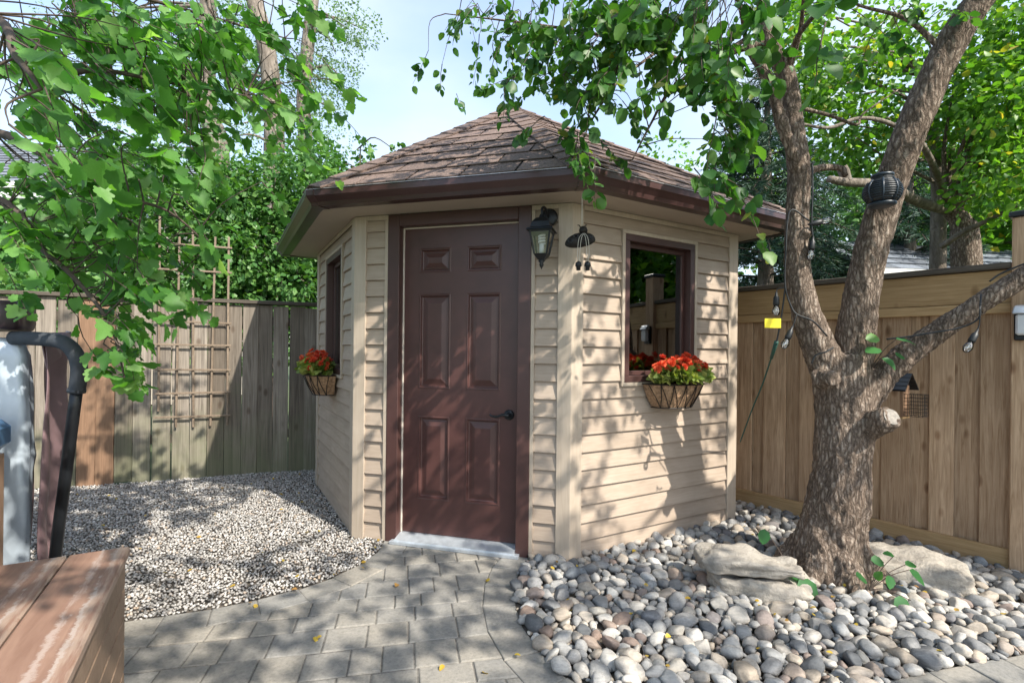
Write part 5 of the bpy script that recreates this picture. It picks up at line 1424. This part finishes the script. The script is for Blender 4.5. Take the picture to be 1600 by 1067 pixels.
# lime-green trees beyond the cedar fence
def px_blob(lst, k): return [at(x_+rng.normal(0,s_), y_+rng.normal(0,s_), D+rng.uniform(-0.5,0.5)) for x_, y_, D, s_ in lst for _ in range(k)]
cs = px_blob([(1290,60,5.2,35),(1340,120,5.2,35),(1300,170,5.4,35),(1290,100,5.6,30),(1380,60,5.2,30),(1260,140,5.6,25),(1350,215,5.6,28),(1250,40,5.6,30)], 5)
crown_tree('lime_tree', 'bright green leafy tree beyond the cedar fence, between the tree limbs', (*at(1462,300,5.6)[:2],0), [(*at(1462,300,5.6)[:2],0), at(1464,380,5.6), at(1462,270,5.6), at(1440,120,5.5)], [0.10,0.075,0.07,0.04], cs, rng.uniform(0.22,0.42,len(cs)), 130, 0.062, 'oval', M['leaf_lime'], M['bark2'], limbs=14)
cs = px_blob([(1540,70,4.6,35),(1580,150,4.6,30),(1520,170,4.8,30),(1560,230,4.8,28),(1600,60,4.6,30),(1590,250,4.7,25),(1500,240,5.2,25),(1560,10,4.6,30),(1480,150,5.4,25),(1540,300,5.0,14),(1650,150,4.6,40)], 5)
bt = at(1505,345,5.2)
T_ = crown_tree('gnarled_tree', 'bright green tree with gnarled leaning trunk behind the fence post', (bt[0]+0.15,bt[1],0), [(bt[0]+0.15,bt[1],0), at(1508,400,5.2), at(1500,350,5.2), at(1480,325,5.2)], [0.14,0.13,0.10,0.07], cs, rng.uniform(0.22,0.40,len(cs)), 150, 0.062, 'oval', M['leaf_lime'], M['bark'], limbs=10)
gm = MB(); bb = np.array(T_.location)
for pix, r in (([(1480,328,5.2),(1440,318,5.0),(1405,302,4.6),(1370,288,4.3),(1320,285,4.1),(1293,280,4.0)],[0.06,0.05,0.045,0.04,0.036,0.028]), ([(1480,328,5.2),(1495,300,5.1),(1530,285,5.0),(1590,272,4.9)],[0.05,0.035,0.025,0.015]),
               ([(1470,385,5.0),(1500,365,4.8),(1540,345,4.6),(1590,320,4.4)],[0.03,0.028,0.022,0.015]), ([(1480,325,5.2),(1500,312,5.0),(1530,300,4.9),(1532,270,4.9)],[0.05,0.03,0.02,0.01]),
               ([(1320,285,4.1),(1316,270,4.1),(1312,262,4.1)],[0.04,0.042,0.04]), ([(1232,190,3.4),(1290,200,3.6),(1340,185,3.8),(1390,195,4.0),(1440,230,4.3),(1480,320,5.2)],[0.008,0.012,0.014,0.018,0.025,0.04])):
    P, rr = limb(pix, r, 5); gm.tube(P-bb, rr, 8)
gm.build('limbs', M['bark2'], T_, smooth=True)

# spruce
def spruce(label, px_, D, h, spread, seed):
    b = np.array([(px_-800)/F*D, D, 0.0]); t = thing('spruce_tree', label, 'tree', b)
    MB().tube([(0,0,0),(0,0,h*0.6),(0,0,h)], [0.16,0.09,0.01], 10).build('trunk', M['bark2'], t, smooth=True)
    bm2 = MB(); P=[]; Dv=[]; N=[]; S=[]
    z = 0.9
    while z < h-0.2:
        for k in range(8):
            a = rng.uniform(0, 2*np.pi); L = spread*(1-z/h)**0.8*rng.uniform(0.8,1.15); d = np.array([math.cos(a), math.sin(a), 0])
            pts = np.array([[0,0,z], d*L*0.5+[0,0,z+0.05], d*L+[0,0,z-0.22*L]]); pts = spline(pts, 5)
            bm2.tube(pts, np.linspace(0.018,0.004,len(pts)), 4, cap=False)
            for _ in range(int(95*L)):
                u = rng.uniform(0.15,1.0)*(len(pts)-1); i = int(min(u, len(pts)-2)); p = pts[i]*(1-(u-i))+pts[i+1]*(u-i)
                s = np.cross(d,[0,0,1.0])*rng.choice([-1,1]); tw = norm(d*0.6+s*rng.uniform(0.3,1)+[0,0,rng.uniform(-0.9,0.1)])
                l_ = rng.uniform(0.05,0.26)
                for q in range(3):
                    P.append(p+tw*l_*rng.random()); Dv.append(tw+rng.normal(0,0.45,3)); N.append(rng.normal(0,1,3)); S.append(rng.uniform(0.06,0.14))
        z += rng.uniform(0.16,0.24)
    bm2.build('branches', M['twig'], t, smooth=True)['kind'] = 'stuff'
    o_ = obj('crown', leaves_mesh('crown', np.array(P), np.array(Dv), np.array(N), np.array(S), 'blade'), M['needle'], t); o_['kind'] = 'stuff'
    print('spruce blades', len(P))
spruce('dark blue-green spruce behind the shed roof and cedar fence', 1195, 7.6, 5.9, 2.3, 1)
spruce('dark blue-green spruce behind the cedar fence beside the gnarled tree', 1420, 7.8, 4.6, 1.9, 2)
# further crowns closing the view
far = [((-14,17),6.5,3.4,'hedge'),((-9,19),7.5,3.2,'hedge'),((-4.2,22),5.0,2.6,'hedge'),((5.5,15),8.0,2.8,'lime'),((9.5,14),8.5,3.2,'hedge'),((14,15),8,3.5,'lime'),((9.0,8.5),6.0,2.2,'lime'),((-9.5,9.0),4.2,1.6,'hedge')]
far += [((6.4,1.6),4.6,1.5,'lime')]
FARL = ['dark green tree rising behind the white house','dark green tree rising behind the beige house','low green tree on the skyline between hedge and shed roof','yellow-green tree towering behind the spruce trees','dark green tree behind the grey-roofed garage','yellow-green tree far behind the lantern-bearing limb','yellow-green tree just beyond the grey-roofed garage','rounded green bush in front of the beige house','bright green tree mirrored in the shed window']
for k, ((x_, y_), h, r, kd) in enumerate(far):
    cs = [np.array([x_,y_,h*0.62])+norm(rng.normal(0,1,3))*rng.uniform(0.3,1)*np.array([r,r,h*0.38]) for _ in range(46)]
    crown_tree('distant_tree', FARL[k], (x_,y_,0), [(x_,y_,0),(x_,y_,h*0.4),(x_+0.2,y_,h*0.8)], [0.22,0.16,0.06], cs, rng.uniform(0.5,0.95,46), 190, 0.17, 'simple', M['leaf_'+kd], M['bark2'], limbs=8)

# ================================================================== NEIGHBOURS
def house(name, label, x0, x1, y0, y1, eave, ridge, wallmat, rotz=0, win=(), axis='x'):
    h = thing(name, label, 'house', (x0, y0, 0), rotz); W, L = x1-x0, y1-y0
    k = 0; z = 0.0
    MB().box(0.02, W-0.02, 0.02, L-0.02, 0, eave).build('wall', wallmat, h)
    nb = int(eave/0.14)
    for i in range(nb):
        z = i*0.14
        if z < 2.2: continue
        MB().prism([(0,0.018,z+0.14),(0,-0.012,z+0.004),(0,0.018,z+0.004)], [(W,0.018,z+0.14),(W,-0.012,z+0.004),(W,0.018,z+0.004)]).build('siding_board', wallmat, h)
    r = bpy.data.objects.new('roof', None); COL.objects.link(r); r.parent = h; o_ = 0.35
    MB().prism([(-o_,-o_,eave-0.02),(-o_,L/2,ridge),(-o_,L+o_,eave-0.02),(-o_,L/2,ridge-0.12)][::1], [(W+o_,-o_,eave-0.02),(W+o_,L/2,ridge),(W+o_,L+o_,eave-0.02),(W+o_,L/2,ridge-0.12)]).build('roof_deck', M['gshingle'], r)
    MB().box(-o_, W+o_, -o_-0.02, -o_+0.0, eave-0.14, eave+0.0).build('fascia_board', M['hwhite'], r)
    sl_ = norm(np.array([0, L/2+o_, ridge-eave+0.02])); up = np.array([0,-sl_[2],sl_[1]]); tl = np.hypot(L/2+o_, ridge-eave)
    nr_ = int(tl/0.22)
    for i in range(nr_):
        x = -o_+(0.2 if i % 2 else 0); 
        while x < W+o_-0.05:
            w_ = min(0.42, W+o_-x); p = np.array([x, -o_, eave-0.02])+sl_*(i*0.22)
            if abs(p[0]-0) < 50 and nr_*W < 160:
                e = np.array([w_-0.012,0,0]); s2 = sl_*0.24
                MB().hexa([up*0.02, e+up*0.02, e+s2+up*0.004, s2+up*0.004], [up*0.034, e+up*0.034, e+s2+up*0.012, s2+up*0.012]).build('shingle', M['gshingle'], r, loc=p)
            x += 0.42
    for (a, b, c, d_) in win:
        w = bpy.data.objects.new('window', None); COL.objects.link(w); w.parent = h
        m = MB(); m.box(a, b, -0.06, 0.0, c, c+0.07); m.box(a, b, -0.06, 0.0, d_-0.07, d_); m.box(a, a+0.07, -0.06, 0.0, c+.071, d_-.071); m.box(b-0.07, b, -0.06, 0.0, c+.071, d_-.071); m.build('frame', M['hwhite'], w)
        MB().box(a+0.071, b-0.071, -0.03, -0.014, c+0.071, d_-0.071).build('pane', M['pane'], w)
house('neighbour_house', 'beige sided house half hidden by leaves beyond the old fence', -10.6, -7.3, 11.0, 15, 4.55, 6.0, M['hwall'], 0, [(2.0,2.9,3.5,4.35)])
house('neighbour_house', 'white sided house with grey roof behind the hot tub', -17.0, -10.6, 11.4, 16, 4.9, 6.8, M['hwhite'], 0, [(4.2,5.2,3.2,4.3)])
house('neighbour_garage', 'low grey shingled roof of a building beyond the cedar fence', 5.2, 8.3, 7.2, 8.6, 2.45, 3.05, M['hwall'], R(8))
